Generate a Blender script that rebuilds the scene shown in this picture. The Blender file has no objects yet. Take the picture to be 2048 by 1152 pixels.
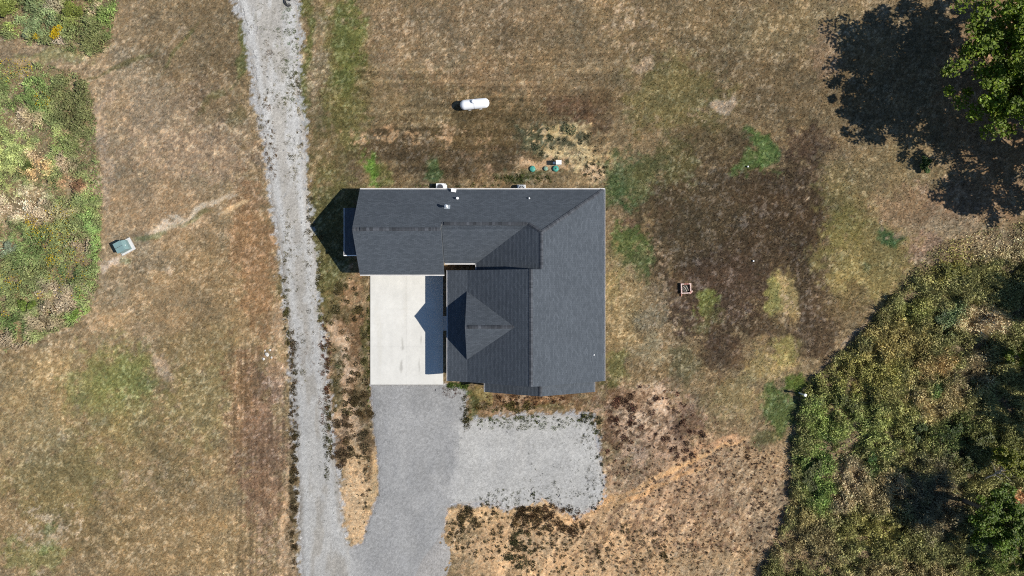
import bpy, math, random
import numpy as np
from mathutils import Vector, Matrix

# ------------------------------------------------------------------ camera, sky, sun, exposure
scene = bpy.context.scene
col = scene.collection
CAM_H, FPX = 70.0, 1384.0                       # metres above ground, focal length in photo pixels
cam_d = bpy.data.cameras.new('camera')
cam_d.sensor_width = 36.0
cam_d.lens = 36.0 * FPX / 2048.0
cam_d.clip_start, cam_d.clip_end = 1.0, 12000.0
cam = bpy.data.objects.new('camera', cam_d)
cam.location = (0, 0, CAM_H)
col.objects.link(cam)
scene.camera = cam

SUN = Vector((0.686, -0.098, 0.720)).normalized()   # towards the sun
world = bpy.data.worlds.new('World')
scene.world = world
world.use_nodes = True
wn = world.node_tree.nodes
sky = wn.new('ShaderNodeTexSky')
sky.sky_type = 'NISHITA'
sky.sun_disc = False
sky.sun_elevation = math.asin(SUN.z)
sky.sun_rotation = math.atan2(SUN.x, SUN.y)
sky.air_density, sky.dust_density, sky.ozone_density = 1.0, 0.0, 4.0
bg = wn['Background']
bg.inputs['Strength'].default_value = 0.085
world.node_tree.links.new(sky.outputs[0], bg.inputs['Color'])

sun_d = bpy.data.lights.new('sun', 'SUN')
sun_d.energy = 5.0
sun_d.angle = math.radians(0.5)
sun_d.color = (1.0, 0.955, 0.875)
sun = bpy.data.objects.new('sun', sun_d)
sun.rotation_euler = (-SUN).to_track_quat('-Z', 'Y').to_euler()
sun.location = (40, -6, 60)
col.objects.link(sun)

vs = scene.view_settings
vs.view_transform, vs.look, vs.exposure, vs.gamma = 'Standard', 'None', 0.3, 1.0
vs.use_curve_mapping = False
scene.cycles.use_denoising = False
scene.cycles.pixel_filter_type = 'BLACKMAN_HARRIS'
scene.cycles.filter_width = 1.05
scene.cycles.max_bounces = 5
scene.cycles.diffuse_bounces = 3
scene.cycles.transparent_max_bounces = 6

rng = np.random.default_rng(11)
random.seed(5)
K = np.array([1.60, 1.60, 1.58])                                         # sunlit level ground: radiance per unit albedo at this exposure

def lin(c):
    c = np.asarray(c, float) / 255.0
    return np.where(c <= 0.04045, c / 12.92, ((c + 0.055) / 1.055) ** 2.4)
def alb(c, k=K):                                 # base colour of a surface that looks like sRGB c in full sun
    return np.clip(lin(c) / k, 0.002, 0.85)
def W(px, py, z=0.0):                            # photo pixel at a known height -> metres
    s = (CAM_H - z) / FPX
    return Vector(((px - 1024) * s, (576 - py) * s, z))

# ------------------------------------------------------------------ helpers
def tag(o, label=None, cat=None, group=None, kind=None):
    if label: o['label'] = label
    if cat: o['category'] = cat
    if group: o['group'] = group
    if kind: o['kind'] = kind
    return o
def link(name, me, parent=None, loc=None):
    o = bpy.data.objects.new(name, me)
    col.objects.link(o)
    if parent is not None: o.parent = parent
    if loc is not None: o.location = loc
    return o
def empty(name, loc, rz=0.0):
    o = bpy.data.objects.new(name, None)
    o.empty_display_size = 0.3
    o.location = loc
    o.rotation_euler = (0, 0, rz)
    col.objects.link(o)
    return o

class MB:
    def __init__(s): s.v, s.f = [], []
    def add(s, vs_, fs):
        n = len(s.v)
        s.v += [tuple(p) for p in vs_]
        s.f += [tuple(i + n for i in f) for f in fs]
        return s
    def box(s, lo, hi):
        x0, y0, z0 = lo; x1, y1, z1 = hi
        return s.add([(x0,y0,z0),(x1,y0,z0),(x1,y1,z0),(x0,y1,z0),(x0,y0,z1),(x1,y0,z1),(x1,y1,z1),(x0,y1,z1)],
                     [(0,3,2,1),(4,5,6,7),(0,1,5,4),(1,2,6,5),(2,3,7,6),(3,0,4,7)])
    def lathe(s, prof, n=20, base=(0,0,0), cap=True):
        vs_, fs = [], []
        for r, z in prof:
            for k in range(n):
                a = 2*math.pi*k/n
                vs_.append((base[0]+r*math.cos(a), base[1]+r*math.sin(a), base[2]+z))
        for i in range(len(prof)-1):
            for k in range(n):
                a, b = i*n+k, i*n+(k+1) % n
                fs.append((a, b, b+n, a+n))
        if cap:
            fs.append(tuple(range((len(prof)-1)*n, len(prof)*n)))
            fs.append(tuple(reversed(range(n))))
        return s.add(vs_, fs)
    def tube(s, pts, rad, n=7):
        pts = [Vector(p) for p in pts]
        vs_, fs = [], []
        for i, p in enumerate(pts):
            d = (pts[min(i+1, len(pts)-1)] - pts[max(i-1, 0)]).normalized()
            a = d.orthogonal().normalized(); b = d.cross(a)
            for k in range(n):
                t = 2*math.pi*k/n
                vs_.append(p + (a*math.cos(t) + b*math.sin(t))*rad[i])
        for i in range(len(pts)-1):
            for k in range(n):
                q, r = i*n+k, i*n+(k+1) % n
                fs.append((q, r, r+n, q+n))
        fs.append(tuple(reversed(range(n)))); fs.append(tuple(range((len(pts)-1)*n, len(pts)*n)))
        return s.add(vs_, fs)
    def prism(s, prof, a0, a1, axis):            # profile (p, z) extruded along x or y
        n = len(prof)
        f = (lambda p, a: (a, p[0], p[1])) if axis == 'x' else (lambda p, a: (p[0], a, p[1]))
        vs_ = [f(p, a0) for p in prof] + [f(p, a1) for p in prof]
        fs = [tuple(range(n)), tuple(reversed(range(n, 2*n)))]
        fs += [(i, i+n, (i+1) % n + n, (i+1) % n) for i in range(n)]
        return s.add(vs_, fs)
    def build(s, name, mat, parent=None, loc=None, smooth=False, bevel=0.0):
        me = bpy.data.meshes.new(name)
        me.from_pydata(s.v, [], s.f)
        import bmesh
        bm = bmesh.new(); bm.from_mesh(me)
        bmesh.ops.recalc_face_normals(bm, faces=bm.faces)
        if bevel: bmesh.ops.bevel(bm, geom=bm.edges[:], offset=bevel, segments=2, affect='EDGES', profile=0.5)
        bm.to_mesh(me); bm.free()
        if smooth: me.polygons.foreach_set('use_smooth', [True]*len(me.polygons))
        me.materials.append(mat)
        return link(name, me, parent, loc)

def fast_mesh(name, verts, faces, colors, mat):   # numpy arrays; faces (n,3) or (n,4); one colour per vertex
    me = bpy.data.meshes.new(name)
    k = faces.shape[1]
    me.vertices.add(len(verts)); me.loops.add(faces.size); me.polygons.add(len(faces))
    me.vertices.foreach_set('co', np.ascontiguousarray(verts, np.float32).ravel())
    me.loops.foreach_set('vertex_index', np.ascontiguousarray(faces, np.int32).ravel())
    me.polygons.foreach_set('loop_start', np.arange(0, faces.size, k, dtype=np.int32))
    me.update(calc_edges=True)
    if colors is not None:
        ca = me.color_attributes.new('tone', 'FLOAT_COLOR', 'POINT')
        c4 = np.ones((len(verts), 4), np.float32); c4[:, :3] = colors
        ca.data.foreach_set('color', c4.ravel())
    me.materials.append(mat)
    return me

def smoothstep(x): x = np.clip(x, 0, 1); return x*x*(3-2*x)
def vnoise(x, y, seed=0):
    xi, yi = np.floor(x).astype(np.int64), np.floor(y).astype(np.int64)
    fx, fy = x - xi, y - yi
    fx, fy = fx*fx*fx*(fx*(fx*6-15)+10), fy*fy*fy*(fy*(fy*6-15)+10)
    def h(a, b):
        n = (a*374761393 + b*668265263 + seed*974634541) & 0xffffffff
        n = ((n ^ (n >> 13))*1274126177) & 0xffffffff
        n = ((n ^ (n >> 16))*2246822519) & 0xffffffff
        return ((n ^ (n >> 15)) & 0xffff)/65535.0
    a, b, c, d = h(xi, yi), h(xi+1, yi), h(xi, yi+1), h(xi+1, yi+1)
    return (a*(1-fx)+b*fx)*(1-fy) + (c*(1-fx)+d*fx)*fy
def fbm(x, y, seed=0, oct=4, gain=0.55):
    s = np.zeros_like(x, float); a, t, f = 1.0, 0.0, 1.0
    for i in range(oct):
        s += a*vnoise(x*f + 17.3*i, y*f - 9.1*i, seed+i); t += a; a *= gain; f *= 2.03
    return s/t
def in_poly(x, y, poly):
    r = np.zeros(x.shape, bool); n = len(poly)
    for i in range(n):
        x0, y0 = poly[i]; x1, y1 = poly[(i+1) % n]
        c = (y0 > y) != (y1 > y)
        r ^= c & (x < (x1-x0)*(y-y0)/((y1-y0) or 1e-9) + x0)
    return r
def poly_dist(x, y, poly):                        # signed: positive inside
    d = np.full(x.shape, 1e9); n = len(poly)
    for i in range(n):
        x0, y0 = poly[i]; x1, y1 = poly[(i+1) % n]
        ex, ey = x1-x0, y1-y0
        t = np.clip(((x-x0)*ex+(y-y0)*ey)/(ex*ex+ey*ey+1e-9), 0, 1)
        d = np.minimum(d, np.hypot(x-x0-t*ex, y-y0-t*ey))
    return np.where(in_poly(x, y, poly), d, -d)

# ------------------------------------------------------------------ materials
def new_mat(name):
    m = bpy.data.materials.new(name); m.use_nodes = True
    return m, m.node_tree.nodes, m.node_tree.links, m.node_tree.nodes['Principled BSDF']
def plain(name, color, rough=0.6, var=0.12, scale=3.0, bump=0.0, metal=0.0, spec=0.4):
    m, n, l, b = new_mat(name)
    b.inputs['Roughness'].default_value = rough
    b.inputs['Metallic'].default_value = metal
    b.inputs['Specular IOR Level'].default_value = spec
    tc = n.new('ShaderNodeTexCoord'); t = n.new('ShaderNodeTexNoise')
    t.inputs['Scale'].default_value = scale; t.inputs['Detail'].default_value = 5
    l.new(tc.outputs['Object'], t.inputs['Vector'])
    r = n.new('ShaderNodeValToRGB')
    c = np.asarray(color, float)
    r.color_ramp.elements[0].position, r.color_ramp.elements[1].position = 0.3, 0.7
    r.color_ramp.elements[0].color = (*np.clip(c*(1-var), 0, 1), 1)
    r.color_ramp.elements[1].color = (*np.clip(c*(1+var), 0, 0.9), 1)
    l.new(t.outputs['Fac'], r.inputs['Fac']); l.new(r.outputs['Color'], b.inputs['Base Color'])
    if bump:
        bp = n.new('ShaderNodeBump'); bp.inputs['Distance'].default_value = bump
        l.new(t.outputs['Fac'], bp.inputs['Height']); l.new(bp.outputs['Normal'], b.inputs['Normal'])
    return m
def tone_mat(name, layers, rough=0.95, bump=0.0, bscale=6.0, spec=0.1, trans=0.0, flecks=()):
    """base colour from the painted 'tone' attribute, broken up by noise layers (scale, lo, hi)"""
    m, n, l, b = new_mat(name)
    b.inputs['Roughness'].default_value = rough
    b.inputs['Specular IOR Level'].default_value = spec
    at = n.new('ShaderNodeVertexColor'); at.layer_name = 'tone'
    tc = n.new('ShaderNodeTexCoord')
    cur = at.outputs['Color']
    for sc, lo, hi in layers:
        t = n.new('ShaderNodeTexNoise'); t.inputs['Scale'].default_value = sc
        t.inputs['Detail'].default_value = 3; t.inputs['Roughness'].default_value = 0.65
        l.new(tc.outputs['Object'], t.inputs['Vector'])
        mr = n.new('ShaderNodeMapRange')
        for k, v in (('From Min', .3), ('From Max', .7), ('To Min', lo), ('To Max', hi)): mr.inputs[k].default_value = v
        l.new(t.outputs['Fac'], mr.inputs['Value'])
        mx = n.new('ShaderNodeVectorMath'); mx.operation = 'SCALE'
        l.new(cur, mx.inputs[0]); l.new(mr.outputs[0], mx.inputs['Scale'])
        cur = mx.outputs[0]
    for sc, where, lo, hi, mul, add in flecks:          # straw and dark litter, gathered where a slow noise is high
        fac = None
        for s_, a_, b_ in ((sc, lo, hi), (where, .40, .62)):
            t = n.new('ShaderNodeTexNoise'); t.inputs['Scale'].default_value = s_
            t.inputs['Detail'].default_value = 4; t.inputs['Roughness'].default_value = .7
            ofs = n.new('ShaderNodeVectorMath'); ofs.operation = 'ADD'; ofs.inputs[1].default_value = (s_*3.1+mul*40, mul*17, 0)
            l.new(tc.outputs['Object'], ofs.inputs[0]); l.new(ofs.outputs[0], t.inputs['Vector'])
            mr = n.new('ShaderNodeMapRange'); mr.interpolation_type = 'SMOOTHSTEP'
            mr.inputs['From Min'].default_value = a_; mr.inputs['From Max'].default_value = b_
            l.new(t.outputs['Fac'], mr.inputs['Value'])
            if fac is None: fac = mr.outputs[0]
            else:
                mm = n.new('ShaderNodeMath'); mm.operation = 'MULTIPLY'
                l.new(fac, mm.inputs[0]); l.new(mr.outputs[0], mm.inputs[1]); fac = mm.outputs[0]
        ma = n.new('ShaderNodeVectorMath'); ma.operation = 'MULTIPLY_ADD'
        ma.inputs[1].default_value = (mul, mul, mul); ma.inputs[2].default_value = add
        l.new(cur, ma.inputs[0])
        mx = n.new('ShaderNodeMix'); mx.data_type = 'VECTOR'
        l.new(fac, mx.inputs[0]); l.new(cur, mx.inputs[4]); l.new(ma.outputs[0], mx.inputs[5]); cur = mx.outputs[1]
    l.new(cur, b.inputs['Base Color'])
    if bump:
        t = n.new('ShaderNodeTexNoise'); t.inputs['Scale'].default_value = bscale; t.inputs['Detail'].default_value = 4
        l.new(tc.outputs['Object'], t.inputs['Vector'])
        bp = n.new('ShaderNodeBump'); bp.inputs['Distance'].default_value = bump
        l.new(t.outputs['Fac'], bp.inputs['Height']); l.new(bp.outputs['Normal'], b.inputs['Normal'])
    if trans:
        tr = n.new('ShaderNodeBsdfTranslucent'); mixn = n.new('ShaderNodeMixShader')
        mixn.inputs[0].default_value = trans
        l.new(cur, tr.inputs['Color']); l.new(b.outputs[0], mixn.inputs[1]); l.new(tr.outputs[0], mixn.inputs[2])
        l.new(mixn.outputs[0], n['Material Output'].inputs['Surface'])
    return m

M_ground = tone_mat('dry_turf', [(1.6, .93, 1.07), (6.0, .77, 1.23), (17.0, .70, 1.30)], bump=0.035, bscale=7.0,
    flecks=[(2.6, .22, .53, .60, 1.32, (.036, .026, .014)), (3.6, .5, .53, .58, 1.25, (.042, .032, .018)), (3.0, .30, .54, .62, .58, (0, 0, 0)), (5.0, .9, .55, .62, .62, (0, 0, 0))])
M_gravel = tone_mat('crushed_limestone', [(.5, .94, 1.05), (9.0, .82, 1.16), (28.0, .62, 1.34)], bump=0.03, bscale=26.0)
M_grass = tone_mat('dry_grass_blades', [], spec=0.05)
M_leaf = tone_mat('leaves', [], rough=0.55, spec=0.25, trans=0.22)
M_brush = tone_mat('brush_blades', [], spec=0.1, trans=0.12)
M_bark = plain('bark', (.10, .08, .06), .9, .3, 6, .02)
M_deadwood = plain('dead_wood', (.30, .27, .23), .9, .2, 6, .01)
M_concrete = tone_mat('concrete', [(.7, .96, 1.04), (5.0, .96, 1.04), (40.0, .97, 1.03)], rough=.8, spec=.2)
M_pad = plain('cast_concrete', (.52, .51, .49), .85, .1, 5, .003)
M_white = plain('white_paint', (.78, .78, .77), .4, .05, 2, 0, 0, .5)
M_tank = plain('white_tank_paint', (.74, .75, .77), .3, .03, 1.2, 0, 0, .5)
M_gutter = plain('white_gutter_metal', (.60, .59, .58), .4, .1, 1.3, 0, 0, .5)
M_galv = plain('galvanised_metal', (.55, .58, .6), .4, .15, 9, 0, .6)
M_pvc = plain('white_pvc', (.75, .75, .73), .5, .05, 4)
M_black = plain('black_rubber', (.02, .02, .022), .7, .2, 9)
M_step = plain('step_flashing', (.085, .095, .105), .8, .1, 4)
M_dark = plain('dark_metal', (.05, .05, .055), .5, .2, 9)
M_teal = plain('transformer_green', alb((142, 172, 170)), .45, .07, 2.5)
M_lid = plain('teal_plastic', alb((85, 178, 160)), .5, .12, 5)
M_lid2 = plain('faded_green_plastic', alb((150, 182, 158)), .6, .12, 5)
M_brick = plain('sand_brick', (.36, .27, .19), .9, .2, 5, .004)
M_siding = plain('grey_siding', (.33, .34, .36), .7, .08, 2)
M_soffit = plain('white_soffit', (.55, .55, .54), .6, .05, 2)
M_door = plain('white_door', (.66, .66, .65), .5, .05, 2)
M_redwood = plain('red_bricks', (.42, .2, .155), .9, .25, 9, .01)
M_pinkbrick = plain('pale_pink_bricks', (.62, .46, .40), .9, .15, 9, .01)
M_rock = plain('limestone_rock', (.5, .48, .44), .9, .15, 5, .03)
M_straw = plain('pale_sticks', (.55, .48, .38), .9, .2, 8)
m, n, l, b = new_mat('window_glass')
b.inputs['Base Color'].default_value = (.03, .04, .05, 1); b.inputs['Roughness'].default_value = .05
M_glass = m

def shingle_mat():
    m, n, l, b = new_mat('asphalt_shingles')
    b.inputs['Roughness'].default_value = .92; b.inputs['Specular IOR Level'].default_value = .18
    uv = n.new('ShaderNodeUVMap'); uv.uv_map = 'UVMap'
    br = n.new('ShaderNodeTexBrick')
    br.inputs['Scale'].default_value = 1; br.inputs['Brick Width'].default_value = .34
    br.inputs['Row Height'].default_value = .145; br.inputs['Mortar Size'].default_value = .010
    br.inputs['Color1'].default_value = (.056, .065, .076, 1)
    br.inputs['Color2'].default_value = (.078, .089, .103, 1)
    br.inputs['Mortar'].default_value = (.040, .048, .058, 1); br.offset = .5
    l.new(uv.outputs[0], br.inputs['Vector'])
    cur = br.outputs['Color']
    for sc, lo, hi in ((.35, .95, 1.05), (14., .82, 1.18), (40., .72, 1.28)):
        t = n.new('ShaderNodeTexNoise'); t.inputs['Scale'].default_value = sc; t.inputs['Detail'].default_value = 3
        l.new(uv.outputs[0], t.inputs['Vector'])
        mr = n.new('ShaderNodeMapRange')
        for k, v in (('From Min', .3), ('From Max', .7), ('To Min', lo), ('To Max', hi)): mr.inputs[k].default_value = v
        l.new(t.outputs['Fac'], mr.inputs['Value'])
        mx = n.new('ShaderNodeVectorMath'); mx.operation = 'SCALE'
        l.new(cur, mx.inputs[0]); l.new(mr.outputs[0], mx.inputs['Scale']); cur = mx.outputs[0]
    l.new(cur, b.inputs['Base Color'])
    return m
M_shingle = shingle_mat()
M_cap = tone_mat('ridge_cap_shingles', [(9, .85, 1.15)], rough=.92)

# ------------------------------------------------------------------ painted ground tones (true surface colours)
# a patch: (px, py, rx, ry, degrees, sRGB in sun, strength, raggedness)
FIELD = [
 (120, 300, 480, 420, 0, (156,136,108), .9, .5), (370, 90, 150, 120, 10, (126,108,80), .85, .7), (440, 130, 70, 150, -12, (118,102,76), .7, .7),
 (400, 190, 70, 45, 20, (112,96,78), .5, .9), (300, 230, 60, 80, 0, (164,143,116), .6, .8), (250, 160, 60, 40, 0, (170,150,120), .5, .9),
 (400, 310, 150, 60, 0, (162,138,114), .55, .8), (330, 420, 150, 70, -20, (158,132,100), .6, .8), (430, 560, 120, 130, 0, (140,118,84), .7, .8),
 (330, 600, 110, 90, 0, (158,133,98), .6, .8), (400, 690, 90, 60, 0, (138,120,82), .6, .8), (510, 520, 45, 200, 8, (140,108,76), .7, .7),
 (230, 640, 80, 60, 0, (168,142,106), .5, .8), (100, 780, 130, 90, 0, (160,138,96), .7, .7), (235, 790, 115, 110, 0, (126,124,74), .85, .6),
 (250, 770, 60, 55, 0, (112,120,66), .55, .7), (270, 920, 160, 120, 0, (134,116,80), .7, .7), (120, 960, 120, 90, 0, (130,118,74), .6, .8),
 (330, 1080, 160, 90, 0, (152,128,90), .7, .8), (190, 1060, 90, 60, 0, (122,106,74), .6, .8), (60, 880, 70, 70, 0, (152,136,98), .6, .9),
 (90, 1075, 70, 45, 40, (192,168,132), .8, 1.1), (60, 1110, 60, 40, 0, (118,120,70), .6, .9), (92, 1060, 18, 14, 0, (96,106,58), .7, .9),
 (80, 1100, 12, 10, 0, (92,108,56), .7, .8), (300, 945, 80, 35, 10, (176,152,118), .6, 1.2), (330, 740, 14, 40, 10, (182,160,136), .7, .9),
 (420, 800, 90, 110, 0, (134,122,80), .6, .8), (500, 840, 60, 160, 0, (122,96,72), .8, .8), (530, 940, 50, 150, 0, (130,104,82), .8, .9),
 (545, 1080, 40, 110, 0, (176,148,120), .75, 1.1), (575, 1060, 10, 120, 0, (206,168,124), .8, .8), (586, 960, 9, 220, -3, (96,82,58), .7, .9),
 (545, 760, 30, 60, 0, (150,124,102), .6, 1.0), (566, 560, 12, 90, -8, (98,94,58), .6, .8), (560, 640, 10, 60, 0, (190,152,112), .6, 1.0),
 (355, 430, 22, 16, 0, (196,176,146), .8, .8), (325, 455, 36, 13, 15, (204,182,152), .95, .7), (390, 425, 40, 8, 22, (200,178,146), .95, .7),
 (435, 403, 45, 7, 22, (198,174,140), .9, .8), (470, 418, 30, 6, 25, (206,172,124), .8, .9), (380, 440, 40, 6, 22, (112,112,72), .6, .8), (225, 525, 40, 10, 40, (202,178,150), .95, .7),
 (305, 468, 40, 9, 14, (108,112,72), .8, .7), (245, 520, 12, 14, 0, (108,112,74), .7, .7), (330, 540, 12, 10, 0, (196,172,140), .7, 1.0),
 (250, 590, 60, 40, 20, (176,156,120), .6, 1.1), (100, 105, 110, 22, 8, (140,134,92), .9, .6), (40, 120, 40, 10, 8, (176,152,116), .7, 1.0), (245, 130, 100, 6, 24, (104,98,62), .8, .5),
 (340, 90, 45, 5, 55, (184,164,136), .6, .9), (360, 95, 60, 6, 55, (104,102,62), .7, .6), (430, 200, 40, 12, 40, (100,96,60), .7, .6), (470, 230, 30, 14, 60, (98,92,58), .6, .6),
 (490, 90, 14, 90, -10, (98,104,58), .8, .7), (195, 60, 12, 60, 0, (172,150,120), .8, .7), (205, 300, 16, 140, 0, (178,156,132), .6, .9),
 # east of the road
 (800, 150, 300, 260, 0, (130,112,80), .9, .5), (980, 70, 260, 110, 0, (138,118,90), .8, .8), (680, 120, 55, 170, 0, (112,108,60), .8, .7),
 (700, 90, 40, 110, 0, (100,108,54), .7, .7), (612, 120, 16, 180, 0, (96,100,52), .85, .7), (635, 130, 22, 90, 0, (148,128,102), .6, 1.0),
 (735, 170, 25, 60, 0, (96,88,52), .6, .8), (800, 60, 60, 120, 0, (142,120,90), .6, .8), (1010, 90, 30, 50, 0, (104,88,66), .6, .9),
 (900, 110, 130, 40, 0, (152,134,104), .6, 1.1), (1050, 120, 120, 70, 0, (126,106,76), .6, .9), (950, 160, 130, 40, 0, (146,120,88), .6, 1.0),
 (900, 305, 280, 80, 0, (90,75,53), .95, .6), (1160, 215, 100, 90, 0, (104,84,60), .8, .7), (680, 320, 60, 120, 0, (106,96,60), .7, .8), (700, 240, 40, 60, 0, (108,102,58), .7, .8),
 (740, 345, 22, 42, 0, (94,128,48), .95, .6), (762, 350, 16, 30, 0, (100,104,52), .7, .7), (875, 345, 24, 36, 0, (78,96,56), .9, .6), (700, 350, 24, 30, 0, (98,82,66), .7, .8),
 (1010, 250, 180, 60, 0, (104,88,58), .7, .8), (760, 265, 60, 20, 0, (178,144,106), .6, 1.4), (800, 275, 70, 14, 0, (184,150,110), .7, 1.5), (890, 270, 24, 30, 0, (182,150,114), .7, 1.4), (955, 300, 70, 24, 0, (150,122,92), .6, 1.4),
 (1040, 210, 90, 36, 0, (160,130,92), .55, 1.5), (1140, 210, 60, 40, 0, (112,84,62), .7, .9), (1170, 120, 80, 90, 0, (132,112,82), .6, .9),
 (1120, 255, 40, 30, 0, (110,96,66), .6, .9), (1100, 280, 60, 36, 0, (82,86,62), .85, .8), (1156, 290, 68, 52, 0, (214,184,128), .98, .9), (1115, 262, 34, 16, 0, (212,180,118), .9, .95), (1115, 298, 60, 46, 0, (84,86,66), .6, 1.2),
 (1098, 268, 30, 14, 0, (212,180,130), .9, 1.2), (1195, 345, 30, 14, 0, (206,172,130), .9, 1.0), (1085, 338, 46, 16, 0, (196,158,114), .95, .7), (1000, 350, 30, 20, 0, (160,132,104), .6, 1.3),
 (1060, 355, 60, 12, 0, (80,84,52), .8, .7), (1195, 250, 25, 70, 0, (84,68,52), .7, .7), (1130, 295, 18, 16, 0, (74,78,58), .9, .7), (1165, 275, 12, 16, 0, (78,80,60), .9, .7),
 (660, 470, 70, 150, 0, (100,96,58), .95, .6), (655, 560, 44, 50, 0, (92,92,54), .8, .7), (690, 560, 50, 20, 0, (120,100,64), .5, 1.0),
 (695, 700, 50, 150, 0, (166,132,98), .9, .9), (660, 640, 26, 70, 0, (98,92,56), .8, .8), (690, 620, 30, 24, 0, (92,86,54), .7, .9), (715, 660, 26, 60, 0, (112,86,58), .75, .9),
 (680, 680, 24, 40, 0, (214,178,138), .9, 1.0), (690, 745, 24, 40, 0, (216,180,142), .9, 1.0), (672, 730, 12, 60, 0, (100,94,62), .7, .9), (733, 700, 8, 120, 0, (94,92,50), .7, .8),
 (700, 850, 45, 60, 0, (208,172,132), .9, .9), (728, 840, 16, 60, 0, (96,82,52), .85, .8), (676, 790, 16, 40, 0, (90,86,56), .8, .8),
 (715, 985, 46, 120, 0, (214,176,128), 1.0, .5), (735, 900, 22, 60, 0, (110,88,62), .75, 1.0), (680, 890, 24, 36, 0, (106,84,64), .75, 1.0),
 (750, 960, 10, 60, 0, (220,180,126), .9, .4), (715, 1050, 30, 50, 0, (222,182,132), .9, .4),
 # south of the house
 (1060, 800, 150, 40, 0, (126,96,66), .95, .7), (1050, 797, 110, 8, 0, (196,156,116), .7, 1.3), (960, 792, 30, 20, 0, (150,132,80), .9, .7), (915, 785, 30, 16, 0, (88,98,48), .95, .6),
 (945, 815, 14, 28, 0, (92,92,52), .9, .7), (1085, 818, 70, 8, 0, (96,90,52), .8, .7), (980, 815, 40, 16, 0, (146,116,80), .7, 1.1), (1030, 822, 70, 10, -3, (170,146,120), .6, 1.0),
 (1215, 775, 24, 14, 0, (88,90,46), .8, .7),
 # south-east sand and thin growth
 (1240, 1080, 420, 130, 0, (212,170,120), 1.0, .5), (1400, 980, 220, 130, -20, (190,152,114), .85, .8), (1300, 840, 110, 80, 0, (196,160,126), .95, .8),
 (1480, 1080, 150, 100, -25, (174,140,104), .8, .9), (1500, 960, 90, 60, -20, (176,142,106), .7, 1.0), (1290, 820, 50, 36, 0, (218,184,146), .9, 1.0), (1330, 800, 24, 20, 0, (216,182,146), .8, 1.0),
 (1380, 850, 40, 44, 0, (116,88,68), .7, 1.0), (1300, 840, 120, 80, 0, (116,92,70), .62, 1.2), (1290, 870, 130, 60, 0, (108,86,66), .6, 1.15), (1420, 1000, 220, 130, -20, (126,100,76), .6, 1.2), (1480, 1060, 160, 110, -20, (132,106,80), .6, 1.15), (1280, 1080, 260, 90, -15, (132,104,80), .7, 1.3), (1220, 860, 18, 60, 0, (112,84,62), .8, .9), (1250, 800, 60, 16, 0, (120,92,66), .8, .9),
 (1340, 945, 190, 7, 24, (216,168,112), .9, .5), (1290, 985, 120, 9, 22, (218,166,108), .9, .5), (1170, 1015, 60, 9, 25, (222,168,106), .9, .5),
 (1000, 1030, 120, 30, 0, (220,178,124), .9, .6), (1200, 1010, 60, 24, 20, (216,166,108), .8, .6), (1440, 890, 60, 8, 20, (206,158,112), .8, .6),
 (1540, 1020, 60, 90, 0, (164,134,102), .7, .9), (1520, 930, 60, 40, 0, (172,138,102), .7, .9), (1430, 1130, 150, 36, 0, (176,144,106), .7, .9),
 # east lawn
 (1480, 130, 380, 190, 0, (124,106,76), .95, .5), (1560, 170, 150, 90, 0, (112,96,70), .8, .8), (1400, 290, 120, 60, 0, (100,88,62), .8, .8), (1330, 400, 80, 60, 0, (92,80,54), .8, .8), (1350, 190, 110, 90, 0, (112,104,64), .8, .7), (1270, 60, 60, 50, 0, (152,132,106), .6, 1.1),
 (1300, 130, 26, 16, 0, (182,158,130), .7, .9), (1440, 205, 22, 14, 30, (190,166,138), .7, .9), (1395, 230, 20, 12, 0, (178,152,122), .6, 1.1), (1600, 60, 140, 60, 0, (146,128,92), .6, .9), (1650, 100, 24, 50, 0, (150,124,98), .6, .9),
 (1500, 470, 240, 230, 0, (78,65,47), 1.0, .45), (1430, 520, 150, 190, 0, (78,64,48), .95, .5), (1590, 560, 110, 170, 0, (80,66,48), .85, .6), (1350, 450, 60, 80, 0, (82,70,50), .85, .6), (1380, 420, 110, 130, 0, (84,72,52), .8, .7), (1600, 420, 90, 150, 0, (74,60,44), .8, .7), (1430, 600, 110, 90, 0, (84,68,54), .85, .8),
 (1620, 280, 70, 40, 0, (84,66,52), .7, .9), (1265, 345, 70, 62, 0, (84,94,58), .95, .6), (1240, 372, 42, 34, 0, (76,94,54), .8, .6), (1330, 330, 70, 60, 0, (96,92,56), .7, .8),
 (1520, 298, 25, 54, 30, (84,106,56), .95, .75), (1495, 330, 22, 22, 0, (76,100,50), .8, .7), (1255, 490, 42, 50, 0, (86,100,54), .95, .6), (1285, 525, 26, 40, 0, (84,98,56), .8, .7), (1235, 560, 26, 30, 0, (104,110,60), .7, .7),
 (1260, 440, 50, 24, 0, (112,90,70), .8, 1.2), (1240, 440, 14, 16, 0, (176,152,116), .6, 1.2), (1330, 470, 26, 60, 0, (104,86,66), .7, 1.2), (1318, 490, 9, 40, 0, (176,150,118), .6, 1.4),
 (1255, 650, 55, 110, 0, (150,130,92), .95, .6), (1230, 560, 22, 60, 0, (166,144,98), .8, .7), (1310, 650, 26, 70, 0, (138,126,100), .7, 1.0), (1325, 600, 10, 70, 0, (184,160,130), .7, 1.4), (1300, 700, 50, 26, 0, (150,138,108), .7, 1.0), (1235, 735, 30, 30, 0, (112,112,60), .7, .8),
 (1350, 655, 22, 14, 0, (196,166,132), .7, 1.4), (1370, 730, 50, 36, 0, (104,98,68), .8, .8), (1300, 740, 40, 24, 0, (134,112,78), .7, .9), (1560, 605, 36, 64, 0, (166,146,96), 1.0, .5), (1570, 640, 30, 30, 0, (176,152,104), .8, .6), (1540, 600, 14, 50, 0, (134,132,74), .8, .7),
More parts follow.
